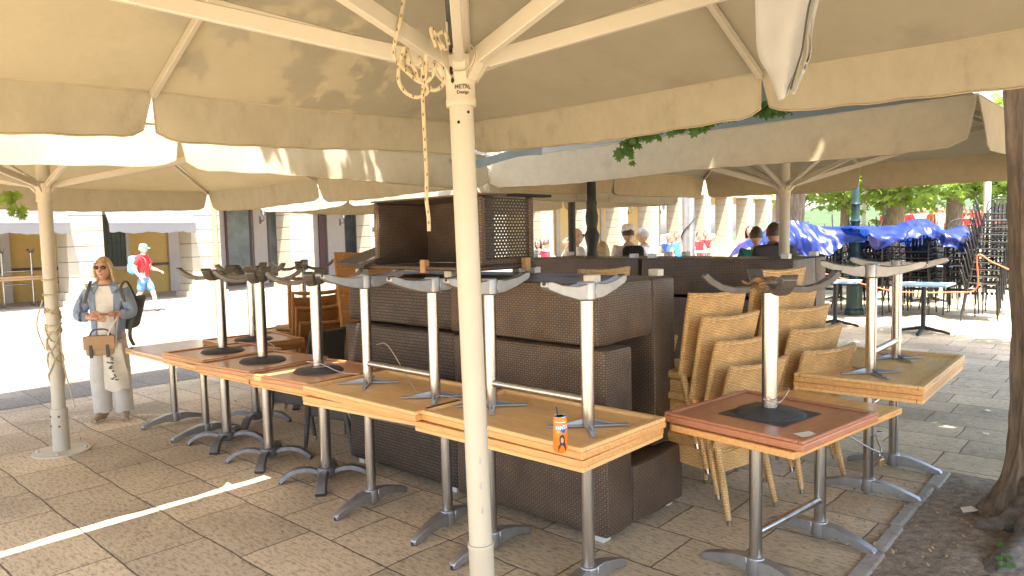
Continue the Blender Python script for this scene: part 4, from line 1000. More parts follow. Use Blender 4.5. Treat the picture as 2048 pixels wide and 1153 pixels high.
# litter
scatter_leaves('dry_leaves', 'dry brown leaf litter scattered over the tree pit soil', (2.5, 3.55, .045), .9, 700, .010, sz=.011, seed=21)
scatter_leaves('dry_leaves', 'thin scatter of leaf bits over the terrace paving', (-.4, 4.2, .004), 4.2, 260, .004, sz=.013, seed=22)
for i, (px, py, s, m, lab) in enumerate(((1938, 1022, .05, 'paper', 'pale yellow leaf lying on the tree pit soil'), (1972, 868, .03, 'paper', 'white scrap of litter on the paving by the trunk'), (1975, 822, .03, 'paper', 'white scrap of litter farther out on the paving'), (1960, 1045, .022, 'orange_rope', 'orange peel on the tree pit soil'))):
    p = atz(px, py, .05 if py > 960 else .01); b = MB(); b.add([p + rotz(i * 1.1) @ Vector(v) * s for v in ((-1, -.5, 0), (.2, -.8, .25), (1, -.2, .1), (.7, .7, .3), (-.5, .8, .1))], [(0, 1, 2, 3, 4)])
    tag(b.build('leaf_scrap', m), lab, 'litter')
# ================================================================ far terrace on the other side: blue tables, wire chairs, tarps
def bistro(topm, legm, S=.72, H=.76):
    r = thing('bistro_table', 'table', 'table'); MB().box((0, 0, H - .014), (S, S, .028)).build('tabletop', topm, r, bevel=.005)
    MB().cyl((0, 0, .05), (0, 0, H - .03), .035, 14).build('column', legm, r, smooth=True)
    for a in range(4):
        d = Vector((math.cos(a * math.pi / 2), math.sin(a * math.pi / 2), 0)); sd = d.cross(Z)
        MB().add([d * .03 + sd * .03 + Z * .11, d * .03 - sd * .03 + Z * .11, d * .36 - sd * .02 + Z * .03, d * .36 + sd * .02 + Z * .03, d * .03 + sd * .03 + Z * .06, d * .03 - sd * .03 + Z * .06, d * .36 - sd * .02, d * .36 + sd * .02],
                 [(0, 1, 2, 3), (4, 7, 6, 5), (0, 4, 5, 1), (1, 5, 6, 2), (2, 6, 7, 3), (3, 7, 4, 0)]).build('foot', legm, r)
    return r
BT = bistro('blue_top', 'black_iron'); gb = 'blue topped tables beyond the lamp post'
for px, d, a, lab in ((1850, 10.8, .75, 'nearest blue topped table with a black cross foot'), (1866, 14.6, .6, 'blue topped table just behind the nearest blue one'),
                      (1672, 11.8, .9, 'blue topped table half hidden beside the long dark sofa end'), (1676, 15.4, .7, 'farther blue topped table beside the green lamp post')):
    p = gp_(px, d); place(BT, p, (0, 0, WA + a - .75), lab, gb)
def wire_chair():
    r = thing('wire_chair', 'chair', 'chair'); t = .012
    b = MB()
    for sx in (-1, 1):
        b.tube([(sx * .24, .22, 0), (sx * .23, .2, .44), (sx * .24, .19, .62), (sx * .25, -.2, .64), (sx * .22, -.24, .44), (sx * .24, -.3, 0)], t, 6)
        b.tube([(sx * .22, -.22, .43), (sx * .23, -.30, .80), (sx * .20, -.32, .86)], t, 6)
    b.tube([(-.2, -.32, .86), (-.1, -.34, .9), (.1, -.34, .9), (.2, -.32, .86)], t, 6); b.tube([(-.22, -.25, .52), (.22, -.25, .52)], t * .8, 6)
    b.build('frame', 'black_iron', r)
    b = MB()
    for k in range(7): b.box((0, -.2 + .066 * k, .45), (.44, .04, .014))
    b.build('seat', 'black_iron', r)
    b = MB()
    for k in range(6): x = -.15 + .06 * k; b.bar((x, -.255, .52), (x * .95, -.335, .88), .022, .01)
    b.build('backrest', 'black_iron', r); return r
WC = wire_chair(); gw_ = 'black metal chairs stacked beyond the blue tables'
k = 0
SD = [(1652, 13.6, 6, 'under the tarp next to the dark shirted man'), (1702, 14.2, 6, 'right behind the green lamp post'), (1745, 13.2, 7, 'where the two tarps meet'), (1792, 13.8, 7, 'below the first hump of the tarp'),
      (1838, 13.0, 7, 'below the middle of the tarp'), (1884, 13.4, 7, 'below the drooping tarp edge'), (1925, 12.6, 8, 'at the outer end of the tarp'), (1968, 11.9, 11, 'standing tall and uncovered beside the trunk'), (2004, 12.6, 11, 'standing uncovered and partly behind the trunk'),
      (1600, 14.6, 6, 'behind the umbrella pole under the tarp'), (1770, 15.2, 7, 'in the second row behind the first hump'), (1860, 15.0, 7, 'in the second row behind the middle')]
for px, d, n, where in SD:
    p = gp_(px, d); fz = WA + q.uniform(-.15, .15) + (math.pi if k % 2 else math.pi * .5); k += 1
    for i in range(n):
        f = Vector((-math.sin(fz), math.cos(fz), 0))
        place(WC, p + Z * .115 * i + f * .02 * i, (0, 0, fz + q.uniform(-.04, .04)), f'{ordn[i] if i < 7 else ["eighth", "ninth", "tenth", "eleventh"][i - 7]} black metal chair in the stack {where}', gw_)
for i, (px, d, z) in enumerate(((1660, 13.4, 1.28), (1718, 13.3, 1.22), (1742, 13.9, 1.55))):   # chairs thrown upside down on the stacks
    p = gp_(px, d); place(WC, p + Z * (z + .5), (math.pi - .2, .15, .5 + i * 1.9), ('upside down black metal chair poking up beside the umbrella pole', 'upside down black metal chair poking up at the lamp post', 'upside down black metal chair with its legs against the leaves')[i], gw_)
def tarp(label, top, bot, d, name='tarp'):
    px_ = d * 5
    T, Bm = [smooth_path([Vector((x, y, 0)) for x, y in l], 6) for l in (top, bot)]
    n = 90
    def at(L, i):
        f = i * (len(L) - 1); a = int(min(f, len(L) - 2)); v = L[a].lerp(L[a + 1], f - a); return v.x, v.y
    def fn(i, j):
        if j < .35:
            x, y = at(T, i); p = atd(x, y, d); t = 1 - j / .35; return p + Vector((.1 * t, 1.3 * t, -.1 * t - .25 * t * t))
        t = (j - .35) / .65; x0, y0 = at(T, i); x1, y1 = at(Bm, i)
        p = atd(x0, y0, d).lerp(atd(x1, y1, d), t)
        return p + Vector((0, -.45 * math.sin(t * 1.57) + .26 * NZ.noise(Vector((i * 9 + px_, t * 1.5, 0))) * (.3 + t) + .04 * NZ.noise(Vector((i * 25, t * 3 + px_, 3))) + .03 * abs(NZ.noise(Vector((i * 60, t * 9, 7)))), .10 * NZ.noise(Vector((i * 12, t * 3, 5))) * t))
    b = MB(); b.grid(n, 22, fn); return tag(b.build(name, 'tarp', smooth=True), label, 'tarp', 'blue tarps over the stacked chairs')
tarp('blue tarp sheet draped in humps over the chair stacks near the tree trunk', [(1694, 452), (1740, 452), (1790, 451), (1822, 440), (1848, 437), (1872, 449), (1890, 460), (1930, 450)],
     [(1700, 462), (1742, 494), (1775, 478), (1810, 475), (1838, 476), (1868, 490), (1905, 503), (1927, 490)], 12.6)
tarp('blue tarp sheet hanging behind the man in the dark shirt', [(1488, 484), (1530, 462), (1560, 443), (1600, 441), (1640, 452), (1700, 452)], [(1490, 508), (1530, 512), (1570, 508), (1612, 512), (1655, 498), (1704, 478)], 13.0)
o = MB().tube(smooth_path([atd(1650, 548, 12.4), atd(1740, 572, 12.3), atd(1800, 584, 12), atd(1900, 585, 11.6), atd(1953, 577, 11.4), atd(1955, 512, 11.3), atd(1985, 525, 11.2), atd(2030, 545, 11)], 8), .012, 6).build('orange_cord', 'orange_rope', smooth=True)
tag(o, 'orange cord strung round the black chair stacks', 'cord')
# far slope and low wall that close the view
b = MB()
def hill(i, j):
    p = uw(-70 + 100 * i, 55 + 90 * j); return p + Z * (.4 + 3.4 * min(1, j * 2.2) + .3 * math.sin(i * 14) * min(1, j * 4) + 2.5 * j)
b.grid(30, 12, hill); MT['grass'] = M('grass_slope', (.035, .062, .015), .95, var=.6, scale=.8, bump=.6, bscale=9); kind(b.build('hill', 'grass', smooth=True), 'structure')
# ================================================================ people
for nm, c in dict(denim=(.25, .31, .42), tee=(.72, .70, .64), trouser=(.56, .52, .46), shoe_tan=(.36, .27, .18), red=(.62, .03, .035), shorts=(.13, .25, .45), white=(.80, .79, .78), black=(.03, .03, .035),
                  charcoal=(.075, .07, .078), teal=(.02, .16, .12), pink=(.75, .30, .34), bluebag=(.12, .30, .52), sky=(.05, .36, .75), capblue=(.12, .38, .50), tan=(.42, .27, .15), canvas_bag=(.62, .56, .45), navy=(.05, .12, .35), crimson=(.5, .04, .07), sand=(.55, .45, .33), orange=(.75, .25, .1), dgrey=(.10, .10, .095)).items(): cloth('c_' + nm, c)
MT['skin'] = M('skin', (.56, .31, .21), .55, var=.06, scale=20); MT['skin_fair'] = M('skin_fair', (.66, .42, .31), .55, var=.06, scale=20)
MT['blond'] = M('blond_hair', (.50, .37, .20), .5, var=.35, scale=40, stretch=(6, 6, .6)); MT['brown_hair'] = M('brown_hair', (.07, .04, .025), .5, var=.4, scale=30); MT['grey_hair'] = M('grey_hair', (.55, .53, .50), .6, var=.2, scale=30)
MT['lens'] = M('sunglass_lens', (.03, .022, .018), .1); MT['eye'] = M('eye', (.05, .035, .03), .3); MT['lip'] = M('lip', (.42, .16, .13), .5)
def skin_mesh(nodes, edges, sub=2, root='pel'):
    names = list(nodes); me = bpy.data.meshes.new('tmp'); me.from_pydata([tuple(nodes[k][0]) for k in names], [(names.index(a), names.index(b)) for a, b in edges], [])
    o = bpy.data.objects.new('tmp', me); COL.objects.link(o); o.modifiers.new('Skin', 'SKIN')
    sv = me.skin_vertices[0].data if me.skin_vertices else None
    for i, k in enumerate(names):
        r = nodes[k][1]; sv[i].radius = (r, r) if not isinstance(r, tuple) else r; sv[i].use_root = (k == root)
    s = o.modifiers.new('Sub', 'SUBSURF'); s.levels = sub; s.render_levels = sub
    dg = bpy.context.evaluated_depsgraph_get(); m2 = bpy.data.meshes.new_from_object(o.evaluated_get(dg))
    vs = [v.co.copy() for v in m2.vertices]; fs = [tuple(p.vertices) for p in m2.polygons]
    bpy.data.objects.remove(o); bpy.data.meshes.remove(me); bpy.data.meshes.remove(m2); return vs, fs
STAND = dict(pel=(0, 0, .525), sp=(0, .005, .61), ch=(0, 0, .715), nk=(0, -.004, .817), hd=(0, .006, .866),
             shL=(-.098, -.005, .795), elL=(-.128, -.02, .625), wrL=(-.132, .03, .485), shR=(.098, -.005, .795), elR=(.128, -.02, .625), wrR=(.132, .03, .485),
             hipL=(-.05, 0, .49), knL=(-.055, .012, .28), anL=(-.058, -.012, .05), toL=(-.066, .085, .018), hipR=(.05, 0, .49), knR=(.055, .012, .28), anR=(.058, -.012, .05), toR=(.066, .085, .018))
RAD = dict(pel=.078, sp=.07, ch=.082, nk=.043, hd=.036, shL=.042, shR=.042, elL=.026, elR=.026, wrL=.017, wrR=.017, hipL=.055, hipR=.055, knL=.035, knR=.035, anL=.022, anR=.022, toL=.02, toR=.02)
EDG = [('pel', 'sp'), ('sp', 'ch'), ('ch', 'nk'), ('nk', 'hd')] + [e for s in 'LR' for e in (('ch', 'sh' + s), ('sh' + s, 'el' + s), ('el' + s, 'wr' + s), ('pel', 'hip' + s), ('hip' + s, 'kn' + s), ('kn' + s, 'an' + s), ('an' + s, 'to' + s))]
SIT = dict(pel=(0, 0, .30), sp=(0, -.01, .385), ch=(0, -.015, .49), nk=(0, -.012, .60), hd=(0, .0, .65), shL=(-.098, -.02, .57), elL=(-.125, .05, .42), wrL=(-.07, .17, .43), shR=(.098, -.02, .57), elR=(.125, .05, .42), wrR=(.07, .17, .43),
           hipL=(-.05, .02, .285), knL=(-.07, .24, .28), anL=(-.07, .22, .05), toL=(-.075, .31, .018), hipR=(.05, .02, .285), knR=(.07, .24, .28), anR=(.07, .22, .05), toR=(.075, .31, .018))
def person(label, loc, yaw, h=1.72, pose=None, base=STAND, skin='skin', shirt='c_white', sleeve=.5, bottom='c_charcoal', leg=.95, shoe='c_black', hair='brown_hair', hstyle='short', hturn=0, hat=None, glasses=False, group=None, slim=1, sub=2, open_front=None, under=None, wide=1):
    J = {k: Vector(v) * h for k, v in {**base, **(pose or {})}.items()}; rd = {k: v * h * (slim if k in ('pel', 'sp', 'ch', 'shL', 'shR', 'hipL', 'hipR') else 1) for k, v in RAD.items()}
    root = thing('person', label, 'person', loc, yaw, group)
    zt, zb = J['nk'].z, J['pel'].z
    def flat(vs):
        out = []
        for v in vs:
            if zb - .06 * h < v.z < zt and abs(v.x) < .125 * h:
                t = min(1, max(0, (v.z - zb) / (zt - zb))); yc = J['pel'].y + (J['nk'].y - J['pel'].y) * t
                if abs(v.y - yc) < .12 * h: v = Vector((v.x * (1.06 if abs(v.x) < .09 * h else 1), yc + (v.y - yc) * .74, v.z))
            out.append(v)
        return out
    vs, fs = skin_mesh({k: (J[k], rd[k]) for k in J}, EDG, sub)
    b = MB().add(flat(vs), fs)
    # head: skull with jaw, nose and ears
    hc = J['hd'] + Vector((0, .008 * h, .054 * h)); hr = rotz(hturn); HV = []
    n = 20
    def hp(th, ph):
        x, y, z = math.sin(th) * math.cos(ph), math.sin(th) * math.sin(ph), math.cos(th)
        jaw = max(0, -z); wx = .0425 * (1 - .30 * jaw ** 1.5); wy = .054 * (1 - .10 * jaw)
        return Vector((x * wx, y * wy + .008 * jaw, z * (.064 if z > 0 else .068))) * h
    hv = [hc + hr @ hp(math.pi * i / 12, 2 * math.pi * j / n) for i in range(13) for j in range(n)]
    b.add(hv, [(i * n + j, (i + 1) * n + j, (i + 1) * n + (j + 1) % n, i * n + (j + 1) % n) for i in range(12) for j in range(n)])
    F = lambda x, y, z: hc + hr @ (Vector((x, y, z)) * h)
    b.tube([F(0, .049, .012), F(0, .062, -.012), F(0, .052, -.020)], [.004 * h, .0085 * h, .006 * h], 8)
    for s in (-1, 1): b.ell(F(s * .043, -.002, -.004), .006 * h, .010 * h, .016 * h, 8)
    # hands: palm, four curled fingers and a thumb
    for s, sg in (('L', -1), ('R', 1)):
        d = (J['wr' + s] - J['el' + s]).normalized(); a = d.cross(Vector((0, 1, 0)) if abs(d.y) < .8 else Z).normalized(); c = d.cross(a)
        w = J['wr' + s]; u = h / 1.72
        b.tube([w - d * .01, w + d * .03 * u, w + d * .075 * u, w + d * .09 * u], [.018 * u, .026 * u, .032 * u, .028 * u], 10, flat=.55)
        for k, L in enumerate((.062, .07, .066, .052)):
            o = w + d * .085 * u + a * (k - 1.5) * .0165 * u
            b.tube([o, o + d * L * .5 * u + c * .006 * u, o + d * L * .85 * u + c * .022 * u, o + d * L * .95 * u + c * .036 * u], [.0088 * u, .0082 * u, .0074 * u, .006 * u], 6)
        o = w + d * .03 * u - a * .026 * u; b.tube([o, o + d * .028 * u - a * .02 * u + c * .01 * u, o + d * .055 * u - a * .026 * u + c * .02 * u], [.011 * u, .0095 * u, .007 * u], 6)
    b.build('body', skin, root, smooth=True)
    # face
    if not glasses:
        for s in (-1, 1): MB().ell(F(s * .017, .0478, .010), .0065 * h, .004 * h, .0042 * h, 8).build('eye', 'eye', root, smooth=True)
    else:
        g = MB()
        for s in (-1, 1): g.ell(F(s * .0195, .0525, .009), .0165 * h, .005 * h, .0115 * h, 12)
        o = g.build('sunglasses', 'lens', root, smooth=True); g = MB(); g.tube([F(-.006, .056, .012), F(.006, .056, .012)], .002 * h, 6)
        for s in (-1, 1): g.tube([F(s * .036, .048, .012), F(s * .044, .0, .010)], .002 * h, 6)
        g.build('glasses_frame', 'tan_frame' if 'tan_frame' in MT else 'c_tan', o)
    MB().ell(F(0, .0525, -.034), .013 * h, .0035 * h, .0035 * h, 8).build('mouth', 'lip', root, smooth=True)
    # hair
    if hair:
        g = MB(); N = 24; K = 14; vs2, ok = [], []
        for i in range(K + 1):
            for j in range(N):
                th, ph = math.pi * i / K, 2 * math.pi * j / N; x, y, z = math.sin(th) * math.cos(ph), math.sin(th) * math.sin(ph), math.cos(th)
                k = 1.09 + .03 * math.sin(ph * 7 + th * 5); vs2.append(F(x * .0435 * k, y * .054 * k - .003, z * .065 * k + .002))
                lim = {'short': -.25, 'bald': -.15, 'long': -.9, 'bob': -.75}[hstyle]
                face = y > .30 and z < .62 - .25 * abs(x) if hstyle != 'bald' else (y > -.1 and z < .9) or z > .25
                ok.append(z > lim and not face)
        ff = [q4 for q4 in [(i * N + j, (i + 1) * N + j, (i + 1) * N + (j + 1) % N, i * N + (j + 1) % N) for i in range(K) for j in range(N)] if sum(ok[x] for x in q4) >= 3]
        g.add(vs2, ff)
        if hstyle in ('long', 'bob'):
            for s in range(-5, 6):
                x = s * .0085; L = .10 if hstyle == 'long' else .045; y = -.05 + abs(s) * .0075
                g.tube([F(x, y, .01), F(x * 1.1, y - .008, -.04), F(x * 1.15, y - .004 + .004 * (s % 2), -.04 - L)], [.013 * h, .013 * h, .006 * h], 7)
            for s in (-1, 1): g.tube([F(s * .038, .026, .035), F(s * .050, .014, -.01), F(s * .050, .006, -.055)], [.008 * h, .010 * h, .005 * h], 7)
        g.build('hair', hair, root, smooth=True)
    if hat:
        g = MB(); g.lathe([(.0475 * h, 0), (.049 * h, .02 * h), (.045 * h, .042 * h), (.03 * h, .057 * h), (.0, .061 * h)], n=20, sy=1.2)
        br = [Vector((math.cos(a) * .043 * h, .045 * h + math.sin(a) * .062 * h, .003 * h - .006 * h * math.sin(a))) for a in [k * math.pi / 10 for k in range(11)]]
        g.prism(br, (0, 0, .004 * h)); m = Matrix.Rotation(-.08, 3, 'X'); g.v = [F(0, 0, .018) + hr @ (m @ v) for v in g.v]; g.build('cap', hat, root, smooth=True)
    # clothes follow the limbs
    def garment(name, keys, edges, grow, mat, keep=None, ends=None, root_k='sp', thick=False):
        nd = {k: (J[k], rd[k] * grow.get(k, 1.18)) for k in keys}
        for k, (a, b2, t, r) in (ends or {}).items(): nd[k] = (J[a].lerp(J[b2], t), r * h)
        v, f = skin_mesh(nd, edges, sub, root_k); v = flat(v)
        if keep: f = [x for x in f if keep(sum((v[i] for i in x), Vector()) / len(x))]
        o = MB().add(v, f).build(name, mat, root, smooth=True); return o
    sl_ = {'L': 'sL', 'R': 'sR'}
    def top(name, mat, grow, sleeve, keep=None, hemd=1.12):
        ends = {'neck': ('ch', 'nk', .88, .052 * grow), 'hem': ('sp', 'pel', hemd, .088 * grow)}; keys = ['sp', 'ch']; ed = [('hem', 'sp'), ('sp', 'ch'), ('ch', 'neck')]
        for s in 'LR':
            keys += ['sh' + s]; ed += [('ch', 'sh' + s)]
            if sleeve <= 1: ends['s' + s] = ('sh' + s, 'el' + s, sleeve, .036 * grow); ed += [('sh' + s, 's' + s)]
            else: keys += ['el' + s]; ends['s' + s] = ('el' + s, 'wr' + s, sleeve - 1, .028 * grow); ed += [('sh' + s, 'el' + s), ('el' + s, 's' + s)]
        return garment(name, keys, ed, {k: (1.15 if k in ('sp', 'ch') else 1.28) * grow for k in RAD}, mat, keep, ends)
    if under: top('tee', under, .99, .10)
    if shirt: top('jacket' if open_front else 'shirt', shirt, 1.15 if open_front else 1.0, sleeve, (lambda c: not (c.y > .01 * h and abs(c.x - open_front * h) < .045 * h and c.z < zt - .0 and abs(c.x) < .1 * h)) if open_front else None, 1.75 if open_front else 1.12)
    if bottom:
        ends = {}; ed = []; keys = ['pel']; 
        ends['waist'] = ('pel', 'sp', .55, .088)
        ed = [('waist', 'pel')]
        for s in 'LR':
            keys += ['hip' + s]; ed += [('pel', 'hip' + s)]
            if leg <= .5: ends['e' + s] = ('hip' + s, 'kn' + s, min(.99, leg * 2), .054); ed += [('hip' + s, 'e' + s)]
            else: keys += ['kn' + s]; ends['e' + s] = ('kn' + s, 'an' + s, (leg - .5) * 2, .040 * wide); ed += [('hip' + s, 'kn' + s), ('kn' + s, 'e' + s)]
        if leg > .5:
            for s in 'LR': ends['e' + s] = ('kn' + s, 'an' + s, .35, .037 * wide)
        gq = garment('trousers' if leg > .5 else 'shorts', keys, ed, {k: 1.3 if k in ('pel',) else (1.18 if 'hip' in k else 1.32 * wide) for k in RAD}, bottom, None, ends, 'pel')
        if leg > .5:
            for s in 'LR':
                k_, a_ = J['kn' + s], J['an' + s]; e_ = k_.lerp(a_, (leg - .5) * 2)
                MB().tube([J['hip' + s].lerp(k_, .8), k_, k_.lerp(e_, .3), k_.lerp(e_, .65), k_.lerp(e_, .9), e_], [h * y_ * (1 + (wide - 1) * .8) for y_ in (.0475, .0475, .045, .043, .042, .042)], 16).build('trouser_leg', bottom, gq, smooth=True)
    for s in 'LR':
        a, t = J['an' + s], J['to' + s]; d = (t - a); d.z = 0; d.normalize(); g = MB(); z = .0
        g.tube([a - d * .022 * h + Z * (.016 * h - a.z + max(0, min(a.z, t.z + .03 * h) - .03 * h)) , a + d * .01 * h + Z * (.024 * h - a.z + max(0, a.z - .05 * h)), t.lerp(a, .35) + Z * .004 * h, t + d * .028 * h], [.022 * h, .027 * h, .026 * h, .017 * h], 10, flat=.8)
        g.build('shoe', shoe, root, smooth=True)
    return root
def gp2(px, d, dz=0):
    p = atd(px, 470, d); p.z = gz(p) + dz; return p
# --- the woman with folded arms
WP = atz(228, 838, 0); WH = 1.585
FOLD = dict(shL=(-.095, 0, .79), shR=(.095, 0, .79), elL=(-.150, .035, .64), wrL=(-.035, .125, .655), elR=(.150, .035, .64), wrR=(.035, .135, .635), anL=(-.062, -.01, .05), knL=(-.055, .016, .28), toL=(-.085, .085, .018), toR=(.075, .09, .018))
wom = person('woman in sunglasses and open blue shirt standing with folded arms by the pole', WP, math.pi + R(14), WH, FOLD, skin='skin', shirt='c_denim', sleeve=1.62, bottom='c_trouser', leg=1.0, shoe='c_shoe_tan', hair='blond', hstyle='bob', hturn=R(-8), glasses=True, under='c_tee', open_front=.001, sub=3, wide=1.3)
for s_ in (-1, 1):
    fl_ = [(s_ * .036, -.022, .848), (s_ * .030, .034, .815), (s_ * .050, .062, .765), (s_ * .082, .050, .800), (s_ * .062, .0, .838)]
    MB().prism([Vector(v) * WH for v in fl_], Vector((0, .006, .006)) * WH).build('collar', 'c_denim', wom, bevel=.004)
def onw(p): return WP + rotz(math.pi + R(14)) @ (Vector(p) * WH)
hb = thing('shoulder_bag', 'tan leather shoulder bag with dark straps at the woman in front', 'bag', onw((.005, .14, .475)), math.pi + R(14)); hb['label'] = 'tan shoulder bag with dark straps hanging in front of the woman'
MB().box((0, 0, 0), (.25, .09, .19)).build('bag_body', 'c_tan', hb, bevel=.03, seg=3)
MB().box((0, .049, .03), (.265, .012, .125)).build('flap', 'c_tan', hb, bevel=.005)
b = MB(); b.box((-.07, .052, -.05), (.03, .014, .12)); b.box((.07, .052, -.05), (.03, .014, .12)); b.build('buckle_strap', 'c_dgrey', hb, bevel=.004)
MB().tube(smooth_path([(-.09, 0, .09), (-.06, 0, .14), (.0, .0, .15), (.06, 0, .14), (.09, 0, .09)]), .008, 8).build('handle', 'c_dgrey', hb, smooth=True)
b = MB(); P = [(.13, 0, .08)] + []
tb = thing('tote_bag', 'cream cotton tote bag with dark print hanging from the arm of the woman', 'tote bag', onw((-.055, .15, .345)), math.pi + R(10))
def tf(i, j): 
    w = .085 + .025 * j; x = (i - .5) * 2 * w; return Vector((x - .03 * j, .035 * math.cos((i - .5) * 3.1) * (.4 + j) + .008 * math.sin(i * 9 + j * 6), .22 - .44 * j + .012 * math.sin(i * 8) * j))
b = MB(); b.grid(14, 14, tf); b.grid(14, 14, lambda i, j: tf(i, j) * 1 - Vector((0, .075 * math.cos((i - .5) * 3.1) * (.4 + j), 0))); b.build('bag_body', 'c_canvas_bag', tb, smooth=True)
b = MB()
for s in (-1, 1): b.tube(smooth_path([(s * .05, .03, .21), (s * .03 - .02, .0, .34), (-.06, -.03, .47)]), .013, 6, flat=.4)
b.build('handle', 'c_canvas_bag', tb, smooth=True)
b = MB(); qq = random.Random(4)      # column of brush-like marks
for k in range(6):
    z = .08 - k * .038; x = -.01 + .015 * math.sin(k)
    for m in range(3): 
        dx, dz = qq.uniform(-.022, .022), qq.uniform(-.012, .012); b.box((x + dx, .046 + .018 * (0.35 + k / 12), z + dz), (qq.uniform(.008, .03), .006, qq.uniform(.005, .012)), Matrix.Rotation(qq.uniform(-.8, .8), 3, 'Y'))
b.build('print', 'c_dgrey', tb)
bp_ = thing('backpack', 'dark backpack slung behind the shoulder of the woman', 'backpack', onw((-.115, -.115, .64)), math.pi + R(30))
MB().add([(-.05, -.06, -.15), (.09, -.06, -.18), (.12, -.06, .16), (-.13, -.06, .17), (-.04, .06, -.14), (.08, .06, -.17), (.11, .05, .15), (-.12, .05, .16)], [(0, 1, 2, 3), (4, 7, 6, 5), (0, 4, 5, 1), (1, 5, 6, 2), (2, 6, 7, 3), (3, 7, 4, 0)]).build('bag_body', 'c_dgrey', bp_, bevel=.035, seg=3)
so = WP
def strap(pts, w=.014): 
    inv = (Matrix.Translation(bp_.location) @ rotz(math.pi + R(30)).to_4x4()).inverted(); return MB().tube(smooth_path([inv @ onw(p) for p in pts]), w, 6, flat=.4).build('strap', 'c_dgrey', bp_, smooth=True)
strap([(-.15, -.08, .70), (-.115, -.02, .835), (-.095, .05, .80), (-.12, .075, .72)]); strap([(-.15, -.06, .70), (-.145, .035, .62), (-.135, .07, .52), (-.14, .02, .45)], .018); strap([(.085, -.02, .845), (.078, .06, .80), (.098, .075, .72)])
# --- the man walking past the arcade
MP = atz(292, 624, .004); MPd = MP; yw = -R(90) - R(2)
WALK = dict(pel=(0, 0, .51), hipL=(-.05, 0, .475), hipR=(.05, 0, .475), knL=(-.05, .10, .275), anL=(-.05, .14, .05), toL=(-.05, .235, .03), knR=(.05, -.04, .27), anR=(.05, -.20, .115), toR=(.05, -.145, .035),
            elL=(-.13, .04, .64), wrL=(-.10, .17, .60), elR=(.13, -.07, .635), wrR=(.14, .02, .515))
wm = person('man in red shirt and blue shorts striding past the arcade in a pale blue cap', MP, yw, 1.70, WALK, skin='skin_fair', shirt='c_red', sleeve=.75, bottom='c_shorts', leg=.47, shoe='c_dgrey', hair='grey_hair', hat='c_capblue', sub=2)
bg2 = thing('backpack', 'pale blue backpack worn by the man walking in red', 'backpack', MP + rotz(yw) @ (Vector((0, -.115, .69)) * 1.7), yw)
MB().box((0, -.03, 0), (.30, .20, .46)).build('bag_body', 'c_bluebag', bg2, bevel=.07, seg=3); MB().box((0, -.135, -.08), (.22, .06, .2)).build('pocket', 'c_bluebag', bg2, bevel=.03, seg=2)
b = MB()
for s in (-1, 1): b.tube(smooth_path([(s * .11, .06, .18), (s * .12, .17, .24), (s * .13, .33, .12), (s * .13, .30, -.06), (s * .14, .1, -.16)]), .02, 6, flat=.4)
b.build('strap', 'c_dgrey', bg2, smooth=True)
# --- people beyond the sofas
gpl = None
def P(px, d, lab, yaw_deg, **k): return person(lab, gp2(px, d, k.pop('dz', 0)), R(yaw_deg), **k)
P(1150, 10.3, 'bald man with glasses in a white T shirt beside the thin black post', -70, h=1.80, hair='grey_hair', hstyle='bald', glasses=True, skin='skin_fair', shirt='c_white', sleeve=.85, bottom='c_sand', slim=1.15, pose=dict(elL=(-.15, -.06, .63), wrL=(-.19, .02, .52)))
mc = P(1257, 10.0, 'man in a white cap seen from behind carrying a black backpack', 8, h=1.82, hair='brown_hair', hat='c_white', shirt='c_white', sleeve=.9, skin='skin_fair', slim=1.1)
mc_cap = [c for c in mc.children if c.name.startswith('cap')][0]; mc_cap.rotation_euler = (0, 0, 0)
bg3 = thing('backpack', 'black backpack on the back of the man in the white cap', 'backpack', mc.location + rotz(R(8)) @ Vector((0, -.17, 1.27)), R(8))
MB().box((0, -.04, 0), (.29, .19, .48)).build('bag_body', 'c_black', bg3, bevel=.07, seg=3); MB().box((0, -.14, -.09), (.22, .06, .22)).build('pocket', 'c_dgrey', bg3, bevel=.03, seg=2)
P(1288, 11.3, 'white haired person in a pale shirt just behind the man with the backpack', 55, h=1.76, hair='grey_hair', hstyle='short', shirt='c_white', skin='skin', bottom='c_sand')
P(1206, 9.6, 'blond woman seen from behind between the black lamp post and the backpack', 20, h=1.60, hair='blond', hstyle='long', shirt='c_tee', sleeve=.4, bottom='c_sand')
P(1548, 8.1, 'man in a dark grey shirt seen from behind by the blue tarp', -12, h=1.79, hair='brown_hair', shirt='c_charcoal', sleeve=.85, skin='skin', slim=1.18, pose=dict(elR=(.16, .0, .63), wrR=(.19, .12, .56)))
P(1513, 9.2, 'person in a green top seen behind the man in the dark shirt', -5, h=1.74, hair='brown_hair', shirt='c_teal', sleeve=.6, skin='skin')
P(1500, 14.5, 'woman in pink half hidden behind the person in green', 160, h=1.72, hair='brown_hair', hstyle='bob', shirt='c_pink', bottom='c_red')
P(1365, 15.0, 'person in a bright blue outfit partly behind the grey pole', 175, h=1.66, hair='grey_hair', shirt='c_sky', sleeve=.3, bottom='c_sky', skin='skin_fair', pose=dict(elL=(-.16, 0, .64), elR=(.17, .0, .64), wrR=(.20, .05, .52)))
gs = 'people sitting at the arcade tables'
